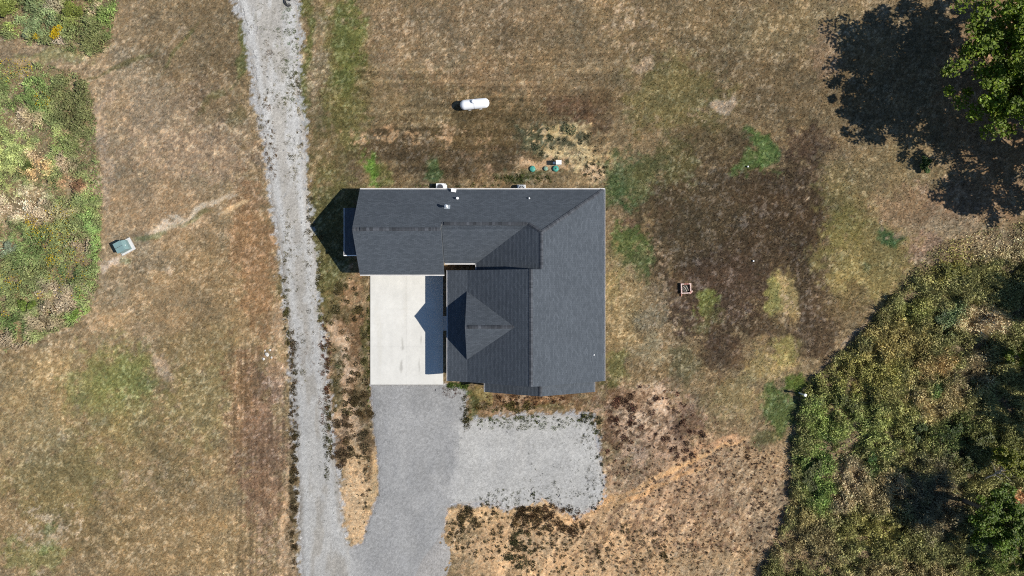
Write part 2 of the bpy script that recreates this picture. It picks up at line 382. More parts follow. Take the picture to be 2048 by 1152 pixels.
 (1410, 612, 24, 22, 0, (116,122,62), .85, .8), (1420, 640, 30, 18, 0, (96,94,56), .7, .9), (1525, 735, 66, 44, 0, (166,144,94), 1.0, .6), (1560, 700, 30, 24, 0, (150,138,80), .8, .8), (1470, 790, 60, 44, 0, (140,124,84), .8, .8), (1460, 820, 34, 26, 0, (164,140,98), .7, .9),
 (1440, 700, 40, 60, 0, (84,66,50), .8, .8), (1520, 660, 90, 22, 0, (82,68,50), .8, .8), (1640, 660, 60, 80, 0, (88,72,54), .9, .7), (1562, 830, 36, 70, 15, (82,100,50), .9, .85), (1590, 770, 24, 24, 0, (92,112,42), .9, .6), (1530, 880, 34, 20, 0, (92,96,56), .7, .8),
 (1740, 520, 110, 120, 0, (136,122,76), .95, .6), (1700, 400, 60, 90, 0, (116,106,66), .85, .8), (1780, 340, 110, 70, 0, (132,116,82), .8, .8), (1720, 560, 60, 60, 0, (146,130,80), .7, .9), (1690, 620, 50, 50, 0, (110,92,62), .7, .9),
 (1780, 480, 26, 24, 0, (66,96,56), .95, .6), (1735, 545, 14, 12, 0, (84,92,56), .7, .8), (1605, 380, 22, 16, 0, (166,144,114), .7, 1.5), (1620, 350, 30, 30, 0, (104,84,66), .6, 1.3), (1690, 470, 40, 60, 0, (126,118,66), .6, .9), (1860, 420, 110, 60, 0, (140,116,88), .9, .7), (1950, 400, 110, 50, 0, (152,124,96), .8, .9),
 (1910, 460, 110, 40, 0, (158,140,112), .8, .9), (1840, 500, 30, 40, 0, (146,120,102), .7, 1.0), (1640, 745, 60, 6, 46, (160,138,112), .8, .9), (1700, 680, 50, 6, 44, (168,146,122), .7, 1.0), (1990, 200, 120, 240, 0, (156,126,92), .95, .7), (1720, 200, 60, 120, 0, (136,114,80), .6, .9),
]
def paint(u, v, patches, base, seed=0):
    wu = (fbm(u/60, v/60, seed+3, 3)-.5)*52 + (fbm(u/14, v/14, seed+8, 2)-.5)*12
    wv = (fbm(u/60+40, v/60, seed+5, 3)-.5)*52 + (fbm(u/14+40, v/14, seed+9, 2)-.5)*12
    uu, vv = u+wu, v+wv
    n1 = fbm(u/9, v/9, seed+21, 4, .65)
    n2 = fbm(u/22, v/22, seed+31, 4, .6)
    nf = fbm(u/11, v/11, seed+41, 4, .7)
    c = np.empty(u.shape+(3,)); c[:] = lin(base)
    for (px, py, rx, ry, deg, rgb, st, rag) in patches:
        R = max(rx, ry)*1.9 + 60
        idx = np.nonzero((np.abs(u-px) < R) & (np.abs(v-py) < R))
        if not len(idx[0]): continue
        a = math.radians(deg)
        thin = min(1.0, min(rx, ry)/16.0)
        x = (uu[idx]*thin + u[idx]*(1-thin))-px; y = (vv[idx]*thin + v[idx]*(1-thin))-py
        # degrees turn counter-clockwise as seen in the picture (y down)
        xr, yr = x*math.cos(a)-y*math.sin(a), x*math.sin(a)+y*math.cos(a)
        d = np.sqrt((xr/rx)**2+(yr/ry)**2)
        nn = (n1[idx]-.5)*1.1+(n2[idx]-.5)*.9
        if rag >= 1.1:                                  # broken up into separate flecks
            w = st*smoothstep((nf[idx]-(.455+.17*np.clip(d, 0, 1.6)-.06*(st-.6)))/.07)*(d < 1.6)
        else:
            w = st*smoothstep((1.12-d+rag*1.35*nn)/(.75-.28*min(rag, 1.3)))
        c[idx] += w[:, None]*(lin(rgb)-c[idx])
    return c
def speckle(c, u, v, seed=0):
    # straw flecks, dark tufts, warm and cool drift
    n1 = fbm(u/5.5, v/5.5, seed+50, 3, .7); n2 = fbm(u/11, v/11, seed+60, 3, .65); n3 = fbm(u/90, v/90, seed+70, 3)
    amount = smoothstep((n3-.3)/.4)
    b0 = 1-.7*smoothstep((c.sum(-1)-.85)/.35)
    light = b0*smoothstep((n1*.6+n2*.4-.55)/.10)*(.45+.6*amount)
    dark = b0*smoothstep((.44-n1*.55-n2*.45)/.12)*.42
    lc = np.minimum(c*1.7+.05, lin((206, 178, 142)))
    c = c+light[..., None]*(np.maximum(lc, c)-c)
    c = c*(1-dark[..., None]*np.array([.55, .55, .6]))
    drift = (fbm(u/40, v/40, seed+80, 4)-.5)[..., None]
    c = c*(1+drift*np.array([.66, .50, .30]))
    mid = (fbm(u/16, v/16, seed+85, 4, .7)-.5)[..., None]
    bare_ = smoothstep((c.sum(-1)-.85)/.35)[..., None]
    c = c*(1+mid*(1-.75*bare_)*np.array([.36, .34, .32]))
    fine = rng.normal(0, 1, u.shape)[..., None]; hue = rng.normal(0, 1, u.shape)[..., None]
    return c*np.exp(fine*(.13-.07*bare_))*(1+hue*np.array([.05, 0, -.05]))

# ------------------------------------------------------------------ gravel outlines (photo pixels on the ground)
ROAD = [(430,-130),(467,0),(483,40),(490,80),(497,110),(505,170),(515,220),(527,280),(533,330),(542,400),(552,460),(562,520),(568,590),(575,650),(580,700),(582,760),(584,800),(590,850),(592,900),(597,960),(597,1030),(600,1100),(598,1300),
        (740,1300),(712,1110),(694,1088),(684,1050),(682,1000),(676,950),(668,900),(661,850),(660,800),(655,760),(648,700),(641,660),(637,600),(632,530),(627,480),(622,440),(618,400),(614,350),(612,300),(610,240),(600,190),(596,140),(602,100),(600,50),(597,0),(590,-130)]
DRIVE = [(741,768),(888,768),(905,771),(926,779),(934,792),(932,830),(930,842),(934,1000),(915,1004),(895,1016),(888,1060),(874,1092),(852,1120),(836,1165),(800,1300),(690,1300),(692,1096),(704,1096),(725,1086),(735,1050),(746,1020),(757,990),(758,950),(753,900),(745,840)]
PAD = [(900,842),(960,836),(1010,834),(1080,829),(1140,828),(1188,832),(1194,880),(1202,930),(1210,965),(1205,1000),(1185,1015),(1148,1034),(1126,1020),(1085,996),(1060,1010),(1012,1022),(985,1008),(900,1010)]
FRESH = [(800,1180),(830,1120),(858,1085),(880,1062),(902,1092),(905,1130),(880,1180)]
BRUSH_E = [(1500,1300),(1522,1152),(1545,1095),(1566,1050),(1582,980),(1584,900),(1592,850),(1598,800),(1612,775),(1650,735),(1700,685),(1745,638),(1790,590),(1810,562),(1838,520),(1866,498),(1930,470),(2000,450),(2110,430),(2300,420),(2300,1300)]
BRUSH_NW = [(-160,-140),(236,-140),(234,0),(230,40),(217,95),(190,113),(132,101),(80,86),(30,76),(0,70),(-160,60)]
BRUSH_W = [(-160,118),(0,124),(60,130),(140,141),(172,165),(187,200),(190,280),(203,345),(205,430),(199,520),(195,570),(182,618),(152,645),(105,664),(62,690),(0,706),(-160,720)]
HOUSE_OUT = [(722,380),(1206,380),(1206,758),(895,758),(890,545),(722,545)]

BP = [ # growth colours, east brush
 (1800, 800, 400, 400, 0, (114,110,68), .9, .6), (1625, 945, 48, 74, 0, (100,118,58), .95, .6), (1640, 830, 60, 60, 0, (112,128,64), .85, .8), (1720, 760, 90, 60, 20, (128,122,62), .8, .9),
 (1720, 860, 90, 60, 0, (112,120,64), .8, .9), (1820, 840, 70, 60, 0, (128,126,70), .7, .9), (1955, 640, 60, 26, 0, (170,148,118), .9, .8), (1990, 490, 110, 34, 0, (168,150,118), .95, .7), (1900, 520, 50, 30, 30, (134,126,64), .8, .9),
 (1695, 960, 30, 60, -15, (164,144,118), .85, .9), (1760, 970, 70, 50, 0, (140,122,92), .8, .9), (1880, 800, 70, 44, 0, (156,136,96), .85, .9), (1872, 775, 16, 18, 0, (90,116,56), .9, .7), (1870, 720, 60, 26, 0, (158,130,88), .8, .9), (1940, 740, 40, 40, 0, (126,110,86), .8, .9),
 (1900, 870, 70, 40, 0, (68,80,40), .85, .9), (1980, 880, 60, 40, 0, (92,92,50), .8, .9), (1888, 630, 28, 30, 0, (110,126,88), .9, .8), (1820, 620, 40, 30, 0, (118,120,62), .7, .9), (1740, 1050, 60, 40, 0, (122,116,60), .8, .9), (1620, 1090, 80, 60, 0, (120,106,76), .85, .9), (1600, 1020, 30, 40, 0, (136,122,80), .8, .9),
 (1860, 1000, 60, 100, 0, (96,86,76), .7, .8), (2035, 985, 24, 22, 0, (184,128,90), .95, .7), (1800, 1140, 120, 24, 0, (138,120,86), .8, .9), (1990, 1130, 60, 30, 0, (92,108,48), .8, .9), (1650, 780, 40, 30, 40, (112,112,62), .8, .9), (1660, 890, 24, 30, 0, (74,92,50), .7, .9), (1745, 920, 14, 24, 0, (80,102,52), .8, .8), (1780, 690, 70, 40, 0, (140,124,74), .8, .9),
]
BW = [ # growth colours, west brush
 (60, 350, 300, 500, 0, (122,130,76), .9, .5), (15, 290, 54, 76, 0, (152,162,92), .95, .7), (60, 190, 60, 60, 0, (116,140,70), .8, .8), (150, 220, 44, 90, 10, (104,106,62), .9, .6), (120, 300, 40, 40, 0, (122,138,70), .7, .8), (86, 320, 28, 40, 20, (200,164,108), .9, .9),
 (42, 408, 76, 40, 0, (206,184,150), 1.0, .6), (20, 380, 36, 20, 0, (150,160,84), .7, .9), (155, 375, 32, 20, 0, (158,122,90), .9, .8), (60, 495, 54, 50, 0, (104,124,66), .85, .8), (12, 495, 24, 20, 0, (148,162,128), .7, .9), (130, 590, 46, 30, 20, (158,138,114), .85, .9), (165, 495, 14, 18, 0, (164,142,116), .9, .8), (188, 470, 12, 90, 0, (130,158,80), .85, .7),
 (150, 628, 24, 18, 30, (128,154,72), .95, .6), (160, 590, 14, 24, 0, (126,156,72), .8, .7), (30, 640, 50, 30, 0, (86,108,54), .85, .8), (30, 690, 60, 16, 0, (164,142,116), .85, .9), (100, 640, 40, 20, 0, (160,138,110), .8, .9), (140, 545, 26, 20, 0, (84,106,58), .8, .8), (130, 420, 20, 24, 0, (106,132,66), .8, .8), (196, 380, 10, 40, 0, (128,150,72), .8, .8), (60, 230, 30, 14, 0, (178,156,118), .8, .9), (40, 240, 16, 24, 0, (176,154,130), .7, .9), (120, 420, 60, 20, 0, (160,140,108), .6, 1.0), (90, 300, 30, 20, 0, (176,154,126), .6, 1.0), (145, 330, 18, 18, 0, (180,154,126), .8, .9), (170, 320, 20, 40, 0, (106,108,66), .8, .8),
 (20, 12, 36, 22, 0, (132,142,64), .95, .6), (85, 40, 60, 40, 0, (118,134,86), .9, .7), (145, 22, 36, 40, -20, (128,138,66), .95, .6), (192, 25, 16, 22, 0, (184,160,126), .9, .8), (215, 40, 16, 50, 0, (128,152,70), .85, .7), (15, 62, 28, 14, 0, (140,156,72), .95, .6), (175, 85, 44, 26, 0, (112,116,66), .9, .7), (110, 12, 20, 14, 0, (166,148,124), .7, .9), (120, 85, 16, 14, 0, (172,154,136), .8, .9), (8, 36, 16, 14, 0, (176,152,116), .8, .8),
]

FIELD = [(a, b, c, d, e, ((r+2, g_+6, b_+11) if r > 185 else ((r-2, g_+4, b_+6) if r > 150 and a > 1180 and b > 780 else (r, g_, b_))), f, h) for (a, b, c, d, e, (r, g_, b_), f, h) in FIELD]
def ground_tone(u, v):
    c = paint(u, v, FIELD, (140, 120, 88))
    n = fbm(u/7, v/7, 91, 3, .65); n2 = fbm(u/26, v/26, 95, 3)
    # soil and dead litter beneath the tall growth
    for poly, rgb in ((BRUSH_E, (134, 116, 88)), (BRUSH_NW, (130, 114, 84)), (BRUSH_W, (138, 122, 90))):
        w = smoothstep(poly_dist(u, v, poly)/10+.5+(n-.5)*1.2)
        c += w[..., None]*.85*(lin(rgb)-c)
    c = speckle(c, u, v)*(1+.10*smoothstep((620-u)/60))[..., None]
    # mowing and tyre streaks
    st = (fbm(u/4.5, v/140, 401, 3)-.5)*smoothstep((u-400)/80)*smoothstep((600-u)/30)*smoothstep((v-620)/120)
    st += (fbm(u/170, v/6, 403, 3)-.5)*smoothstep((u-640)/80)*smoothstep((1270-u)/80)*smoothstep((v-60)/80)*smoothstep((400-v)/40)
    st += .8*(fbm((u+v*.55)/6, (v-u*.55)/150, 405, 3)-.5)*smoothstep((u-900)/80)*smoothstep((1560-u)/60)*smoothstep((v-880)/60)
    st += .5*(fbm((u-v)/7, (u+v)/160, 407, 3)-.5)*smoothstep((540-u)/80)*smoothstep((u-200)/60)*smoothstep((420-v)/80)
    c *= np.exp(st*1.1)[..., None]
    grey = c.mean(-1)[..., None]
    c += .04*(grey-c)
    big = (fbm(u/120, v/120, 411, 4, .6)-.5)[..., None]
    c *= 1+big*np.array([.42, .38, .34])
    # stray gravel around the gravelled areas
    for poly, rgb, reach in ((ROAD, (196, 196, 194), 9), (DRIVE, (172, 172, 174), 4), (PAD, (184, 186, 188), 7)):
        d = poly_dist(u, v, poly)
        w = smoothstep((d/reach+.75+(n-.5)*3.2+(n2-.5)*1.5))*.85
        c += w[..., None]*(lin(rgb)-c)
    return c/K

def axis(a, step, far):
    core = np.arange(-a, a+step/2, step)
    out, d, s = [], a, step
    while d < far:
        s *= 1.22; d += s; out.append(d)
    out = np.array(out)
    return np.concatenate([-out[::-1], core, out])
gx, gy = axis(53.2, .15, 3200), axis(30.6, .15, 3200)
X, Y = np.meshgrid(gx, gy)
U, V = 1024+X*FPX/CAM_H, 576-Y*FPX/CAM_H
tone = ground_tone(U, V)
fade = np.clip(1-(np.maximum(np.abs(X)-54, np.abs(Y)-32)/40), 0, 1)
H = ((fbm(X*2.2, Y*2.2, 5, 3)-.5)*.05 + (fbm(X*.25, Y*.25, 6, 2)-.5)*.10)*fade - .03
flat = np.maximum.reduce([smoothstep(poly_dist(U, V, p)/25+1.0) for p in (ROAD, DRIVE, PAD, [(735,380),(1215,375),(1215,800),(735,775)])])
H = H*(1-flat) - .03*flat
def ground_z(x, y):
    i = np.clip(np.searchsorted(gx, x), 1, len(gx)-1); j = np.clip(np.searchsorted(gy, y), 1, len(gy)-1)
    return H[j, i]
ny, nx = X.shape
I = np.arange(nx*ny).reshape(ny, nx)
quads = np.stack([I[:-1,:-1], I[:-1,1:], I[1:,1:], I[1:,:-1]], -1).reshape(-1, 4)
me = fast_mesh('ground', np.stack([X, Y, H], -1).reshape(-1, 3), quads, tone.reshape(-1, 3), M_ground)
me.polygons.foreach_set('use_smooth', np.ones(len(me.polygons), bool))
tag(link('ground', me), 'dry brown and olive lawn with bare sandy patches', kind='structure')

def gravel(name, poly, rgb, z, label, rag, tint):
    p = np.array(poly, float)
    wx = (p[:,0]-1024)*CAM_H/FPX; wy = (576-p[:,1])*CAM_H/FPX
    st = .1
    ax = np.arange(max(wx.min(), -54)-1, min(wx.max(), 54)+1, st); ay = np.arange(max(wy.min(), -36)-1, min(wy.max(), 36)+1, st)
    x, y = np.meshgrid(ax, ay)
    u, v = 1024+x*FPX/CAM_H, 576-y*FPX/CAM_H
    d = poly_dist(u, v, poly)
    n = fbm(u/6, v/6, 7, 4, .7); n2 = fbm(u/30, v/30, 17, 3)
    edge = d + (n-.5)*rag*2.2 + (n2-.5)*rag*1.4
    hole = smoothstep((n*.7+fbm(u/13, v/13, 27, 3)*.3-tint[0]-np.clip(d-5, 0, 40)*.004-(np.clip((v-330)/300, 0, 1)*.2 if name == 'gravel_road' else 0))/.05)
    keep = (edge > 0) & (hole < .5)
    zz = z - .07*np.exp(-np.maximum(edge, 0)/4.0) + np.clip(edge/14, 0, 1)*.015 + (fbm(x*5, y*5, 33, 2)-.5)*.012
    c = np.empty(x.shape+(3,)); c[:] = lin(rgb)
    tr = fbm(u/50, v/50, 41, 4)-.5
    c *= (1+tr*.22)[..., None]
    sp = fbm(x*6.5, y*6.5, 43, 2, .8)-.5
    c *= (1+sp*.55)[..., None]
    c *= 1+((fbm(x*1.1, y*.5, 47, 3)-.5)*.12)[..., None]*np.array([1, .9, .7])
    soil = smoothstep(1-edge/8)*(.1 if name == 'gravel_driveway' else .35)
    c += soil[..., None]*(lin((150, 130, 106))-c)
    if name == 'gravel_driveway':
        w = np.maximum(smoothstep((u-872+(n2-.5)*110)/62)*smoothstep((v-828)/24)*smoothstep((1015-v)/20), smoothstep((v-1060-(u-690)*.55+(n2-.5)*60)/60)*smoothstep((745-u)/60))
        c += (w)[..., None]*(lin((197, 195, 190))*(1+sp*.5)[..., None]-c)
        tracks = np.exp(-((u-800-np.clip(v-1000, 0, 300)*.0)/14)**2)+np.exp(-((u-872)/12)**2)
        c *= (1+.05*tracks)[..., None]
    if name == 'gravel_road':
        tracks = np.exp(-((d-16)/7)**2)
        c *= (1-(.06+.17*smoothstep((fbm(u/20, v/60, 63, 3)-.36)/.2))[..., None]*(1-tracks)[..., None]*np.array([.85, 1.0, 1.2]))
        t = smoothstep((v-250)/500)
        c *= (1.10-.22*t)[..., None]
        c = c+(.22*smoothstep((fbm(u/16, v/40, 61, 3)-.6)/.1)*smoothstep((400-v)/300))[..., None]*(lin((120,116,92))-c)
    q = keep[:-1,:-1] & keep[1:,:-1] & keep[:-1,1:] & keep[1:,1:]
    J = np.arange(x.size).reshape(x.shape)
    f = np.stack([J[:-1,:-1], J[:-1,1:], J[1:,1:], J[1:,:-1]], -1)[q]
    used, inv = np.unique(f, return_inverse=True)
    vv = np.stack([x, y, zz], -1).reshape(-1, 3)[used]
    me = fast_mesh(name, vv, inv.reshape(-1, 4), c.reshape(-1, 3)[used]/K, M_gravel)
    me.polygons.foreach_set('use_smooth', np.ones(len(me.polygons), bool))
    return tag(link(name, me), label, kind='structure')
gravel('gravel_road', ROAD, (210, 208, 202), .012, 'pale gravel road running past the house', 7, (.585, 60))
gravel('gravel_pad', PAD, (198, 196, 190), .018, 'pale gravel parking pad south of the house', 6, (.635, 40))
gravel('gravel_driveway', DRIVE, (172, 171, 168), .022, 'grey gravel driveway below the concrete slab', 2.5, (.72, 6))
gravel('gravel_spill', FRESH, (182, 178, 172), .010, 'loose pale gravel beside the driveway', 6, (.66, 20))

# ------------------------------------------------------------------ concrete driveway, slabs parted by sawn joints
drive = empty('concrete_driveway', (0, 0, 0)); tag(drive, 'pale concrete driveway slab in front of the garage', kind='structure')
cx = [(741-1024)*CAM_H/FPX, (813-1024)*CAM_H/FPX, (886.5-1024)*CAM_H/FPX]
cy = [(576-769)*CAM_H/FPX, (576-693)*CAM_H/FPX, (576-618)*CAM_H/FPX, 1.62]
STAIN = [(803, 735, 3.2, 15), (805, 690, 2.6, 14), (838, 728, 2.2, 16), (842, 680, 2.2, 14), (760, 700, 6, 60), (812, 600, 5, 60), (755, 640, 8, 40)]
def slab(x0, x1, y0, y1, z0, z1, name, parent, stains=True):
    ax = np.linspace(x0, x1, max(3, int((x1-x0)/.09))); ay = np.linspace(y0, y1, max(3, int((y1-y0)/.09)))
    x, y = np.meshgrid(ax, ay); u, v = 1024+x*FPX/CAM_H, 576-y*FPX/CAM_H
    c = np.empty(x.shape+(3,)); c[:] = lin((240, 237, 227))
    c *= (1+(fbm(u/60, v/90, 71, 4)-.5)*.16)[..., None]*(1+(fbm(u/9, v/30, 75, 3)-.5)*.10)[..., None]
    if stains:
        for k, (sx, sy, rx, ry) in enumerate(STAIN):
            d = np.hypot((u-sx)/rx, (v-sy)/ry)
            w = smoothstep(1.2-d+(fbm(u/3, v/8, 81+k, 3)-.5)*1.6)*(.42 if k < 4 else .10)
            c += w[..., None]*(lin((140, 136, 124) if k < 4 else (196, 184, 150))-c)
        e = np.minimum.reduce([x-x0, x1-x, y-y0, y1-y])
        c *= (1-.035*np.exp(-e/.08))[..., None]
    ny, nx = x.shape; J = np.arange(nx*ny).reshape(ny, nx)
    top = np.stack([x, y, np.full(x.shape, z1)], -1).reshape(-1, 3)
    f = np.stack([J[:-1,:-1], J[:-1,1:], J[1:,1:], J[1:,:-1]], -1).reshape(-1, 4)
    ring = np.concatenate([J[0,:-1], J[:-1,-1], J[-1,:0:-1], J[:0:-1,0]])
    low = top[ring].copy(); low[:,2] = z0
    k = np.arange(len(ring)); k2 = (k+1) % len(ring); nb = len(top)
    side = np.stack([nb+k, nb+k2, ring[k2], ring[k]], -1)
    cc = np.concatenate([c.reshape(-1, 3), c.reshape(-1, 3)[ring]])/K
    me = fast_mesh(name, np.concatenate([top, low]), np.concatenate([f, side]), cc, M_concrete)
    me.polygons.foreach_set('use_smooth', np.zeros(len(me.polygons), bool))
    return link(name, me, parent)
g = .004
for i in range(2):
    for j in range(3):
        slab(cx[i]+g, cx[i+1]-g, cy[j]+g, cy[j+1]-g, -.05, .085, 'slab', drive)
mb = MB().box((cx[0]+.02, cy[0]+.02, -.06), (cx[2]-.02, cy[3]-.02, .082)); mb.build('joint_base', M_pad, drive)
walk = empty('walkway', (0, 0, 0)); tag(walk, 'short concrete walk from driveway to the porch', kind='structure')
p0, p1 = W(886, 661), W(893, 632)
slab(p0.x+.02, -4.5, p0.y, p1.y, -.05, .07, 'walk_slab', walk, False)

# ------------------------------------------------------------------ house
house = empty('house', (0, 0, 0))
tag(house, 'single storey house with dark grey shingled gable roofs and white gutters', 'house')
ZE = 2.61
YN, YS1, YS2 = 9.61, 1.30, 2.40
sNS = .79
YR1 = (YN+YS1)/2; ZR1 = ZE+sNS*(YN-YR1)
YR2 = (YN+YS2)/2; ZR2 = ZE+sNS*(YN-YR2)
XW, XST, XE = -14.82, -6.60, 8.97
XP, YP = 2.72, 5.15; ZP = ZE+sNS*(YN-YP)
sE = (ZP-ZE)/(XE-XP)
XEV = -3.46; sWu = (ZP-ZE)/(XP-XEV)
XV = XEV+(ZR2-ZE)/sWu
XRL = 1.735; ZRL = ZE+sE*(XE-XRL)
XBR, ZBR = -4.29, 3.30; sWl = (ZRL-ZBR)/(XRL-XBR)
XPO = -6.25; sPo = (ZBR-ZE)/(XBR-XPO)
YLN, YLS = 1.72, -9.06
YD, ZD, XD = -3.62, 5.85, -4.36
XDE = XRL-(ZRL-ZD)/sWl
YDN, YDS = -.34, -6.90
sD = (ZD-ZBR)/(YDN-YD)
XX0, XX1, XXR = -2.62, 7.98, 2.66; YXS = -10.13; sX = .53; ZXR = ZE+sX*(XXR-XX0)
SHX0, SHX1, SHY0, SHY1 = -16.30, -14.40, 3.22, 7.80; SHZ = 2.55; sSh = .22

def clip_half(poly, axis_, val, keep_ge):
    out = []
    for i in range(len(poly)):
        a, b_ = poly[i], poly[(i+1) % len(poly)]
        ia = (a[axis_] >= val-1e-9) if keep_ge else (a[axis_] <= val+1e-9)
        ib = (b_[axis_] >= val-1e-9) if keep_ge else (b_[axis_] <= val+1e-9)
        if ia: out.append(a)
        if ia != ib:
            t = (val-a[axis_])/(b_[axis_]-a[axis_])
            out.append((a[0]+t*(b_[0]-a[0]), a[1]+t*(b_[1]-a[1])))
    return out
def roof_plane(poly, org, up, slope, z0, lift=0.0, name='roof_slope', thick=.20, deck=True, trim=None):
    """poly: plan outline; org: a plan point on the line where z = z0; up: plan direction that climbs. Shingle courses are real steps."""
    up = Vector(up); al = Vector((-up.y, up.x))
    L = math.sqrt(1+slope*slope)
    def st(p):
        d = Vector((p[0]-org[0], p[1]-org[1]))
        return (d.dot(al), d.dot(up)*L)
    nrm = Vector((-up.x*slope, -up.y*slope, 1)).normalized()
    def pos(s, t, h):
        q = Vector((org[0], org[1], z0)) + Vector((al.x*s, al.y*s, 0)) + Vector((up.x, up.y, slope))*(t/L) + nrm*(h+lift)
        return q
    P = [st(p) for p in poly]
    t0, t1 = min(p[1] for p in P), max(p[1] for p in P)
    EXP, TH = .145, .008
    vs_, fs, uvs = [], [], []
    k0 = 0; t = t0
    s_off = random.uniform(0, 5)
    while t < t1-1e-4:
        te = min(t+EXP, t1)
        c = clip_half(clip_half(P, 1, t, True), 1, te, False)
        cc = []
        for q in c:
            if not cc or abs(q[0]-cc[-1][0])+abs(q[1]-cc[-1][1]) > 1e-6: cc.append(q)
        if len(cc) >= 3:
            b0 = len(vs_)
            hh = lambda q: .002+TH*(1-(q[1]-t)/EXP)
            for q in cc: vs_.append(pos(q[0], q[1], hh(q))); uvs.append((q[0]+s_off, q[1]-t0))
            fs.append(tuple(range(b0, b0+len(cc))))
            for i in range(len(cc)):                       # butt edges
                a, b_ = cc[i], cc[(i+1) % len(cc)]
                if abs(a[1]-t) < 1e-6 and abs(b_[1]-t) < 1e-6:
                    n0 = len(vs_)
                    for q, h in ((a, hh(a)), (a, -.004), (b_, -.004), (b_, hh(b_))):
                        vs_.append(pos(q[0], q[1], h)); uvs.append((q[0]+s_off, q[1]-t0))
                    fs.append((n0, n0+1, n0+2, n0+3))
        t = te
    me = bpy.data.meshes.new(name)
    me.from_pydata([tuple(v) for v in vs_], [], fs)
    ul = me.uv_layers.new(name='UVMap')
    li = np.empty(len(me.loops), np.int32); me.loops.foreach_get('vertex_index', li)
    ul.data.foreach_set('uv', np.array(uvs, np.float32)[li].ravel())
    me.materials.append(M_shingle)
    for p in me.polygons:
        pass
    import bmesh
    bm = bmesh.new(); bm.from_mesh(me)
    for f in bm.faces:
        if f.normal.dot(nrm) < -.5: f.normal_flip()
    bm.to_mesh(me); bm.free()
    o = link(name, me, house)
    if deck:
        top = [pos(q[0], q[1], -.002) for q in P]
        bot = [Vector((q.x, q.y, q.z-thick)) for q in top]
        nn = len(P)
        d = MB().add(top+bot, [tuple(range(nn)), tuple(range(2*nn-1, nn-1, -1))]+[(i, i+nn, (i+1) % nn+nn, (i+1) % nn) for i in range(nn)])
        d.build('fascia', trim or M_soffit, o)
    return o
roof_plane([(XW,YN),(XW,YR1),(XST,YR1),(XST,YR2),(XV,YR2),(XP,YP),(XE,YN)], (0,YN), (0,-1), sNS, ZE)
roof_plane([(XW,YS1),(XST,YS1),(XST,YR1),(XW,YR1)], (0,YS1), (0,1), sNS, ZE, trim=M_step)
roof_plane([(XST+.02,YS2),(XEV,YS2),(XV,YR2),(XST+.02,YR2)], (0,YS2), (0,1), sNS, ZE)
roof_plane([(XEV,YS2),(XEV,1.42),(XP,1.42),(XP,YP),(XV,YR2)], (XEV,0), (1,0), sWu, ZE)
roof_plane([(XE,YN),(XP,YP),(XP,YLN),(XRL,YLN),(XRL,YLS),(XE,YLS)], (XE,0), (-1,0), sE, ZE)
roof_plane([(XBR,YLN),(XBR,YLS),(XRL,YLS),(XRL,YLN)], (XBR,0), (1,0), sWl, ZBR)
roof_plane([(XPO,YLN),(XPO,YLS),(XBR,YLS),(XBR,YLN)], (XPO,0), (1,0), sPo, ZE)
roof_plane([(XD,YDN),(XDE,YD),(XD,YD)], (0,YDN), (0,-1), sD, ZBR, lift=.01, thick=.12)
roof_plane([(XD,YDS),(XD,YD),(XDE,YD)], (0,YDS), (0,1), sD, ZBR, lift=.01, thick=.12)
roof_plane([(XX0,YXS),(XXR,YXS),(XXR,-8.75),(XX0,-8.75)], (XX0,0), (1,0), sX, ZE, thick=.16)
roof_plane([(XX1,YXS),(XX1,-8.75),(XXR,-8.75),(XXR,YXS)], (XX1,0), (-1,0), (ZXR-ZE)/(XX1-XXR), ZE, thick=.16)
roof_plane([(SHX0,SHY0),(SHX1,SHY0),(SHX1,SHY1),(SHX0,SHY1)], (SHX0,0), (1,0), sSh, SHZ, name='awning_roof', thick=.14)

# walls: closed brick masses under the roofs
g_ = .26
def gable(lo, hi, ridge, zr, zlow, slope): return [(lo, -.1), (hi, -.1), (hi, zlow), (ridge, zr), (lo, zlow)]
wl = MB()
def lower(z): return z-g_
wl.prism([(1.70,-.1),(9.20,-.1),(9.20,lower(ZE+sNS*.41)),(YR1,lower(ZR1)),(1.70,lower(ZE+sNS*.4))], -14.40, -6.95, 'x')
wl.prism([(2.80,-.1),(9.18,-.1),(9.18,lower(ZE+sNS*.43)),(YR2,lower(ZR2)),(2.80,lower(ZE+sNS*.4))], -6.94, -3.02, 'x')
wl.prism([(2.6,-.1),(9.16,-.1),(9.16,lower(ZE+sNS*.45)),(7.2,lower(ZE+sNS*2.49)),(2.6,lower(ZE+sNS*.2))], -3.01, 3.0, 'x')
wl.box((3.01, 1.43, -.1), (8.53, 9.15, 2.50))
wl.prism([(-4.30,-.1),(8.54,-.1),(8.54,lower(ZE+sE*.43)),(XRL,lower(ZRL)),(-4.30,lower(ZBR))], -8.66, 1.42, 'y')
wl.build('wall', M_brick, house)
st_ = MB().prism([(YS1+.45,2.75),(YR1,2.75),(YR1+.5,ZR2-.12),(YR1,ZR1-.205),(YS1+.45,ZE+sNS*.45-.205)], XST-.10, XST-.012, 'x')
st_.build('step_wall', M_step, house)
dg = MB().prism([(YDN-.3,ZBR-.1),(YDS+.3,ZBR-.1),(YD,ZD-.30)], XD+.32, XD+.40, 'x')
dg.build('gable_siding', M_siding, house)
xg = MB().prism([(XX0+.4,2.25),(XX1-.4,2.25),(XX1-.4,2.42),(XXR,ZXR-.24),(XX0+.4,2.42)], YXS+.30, YXS+.38, 'y')

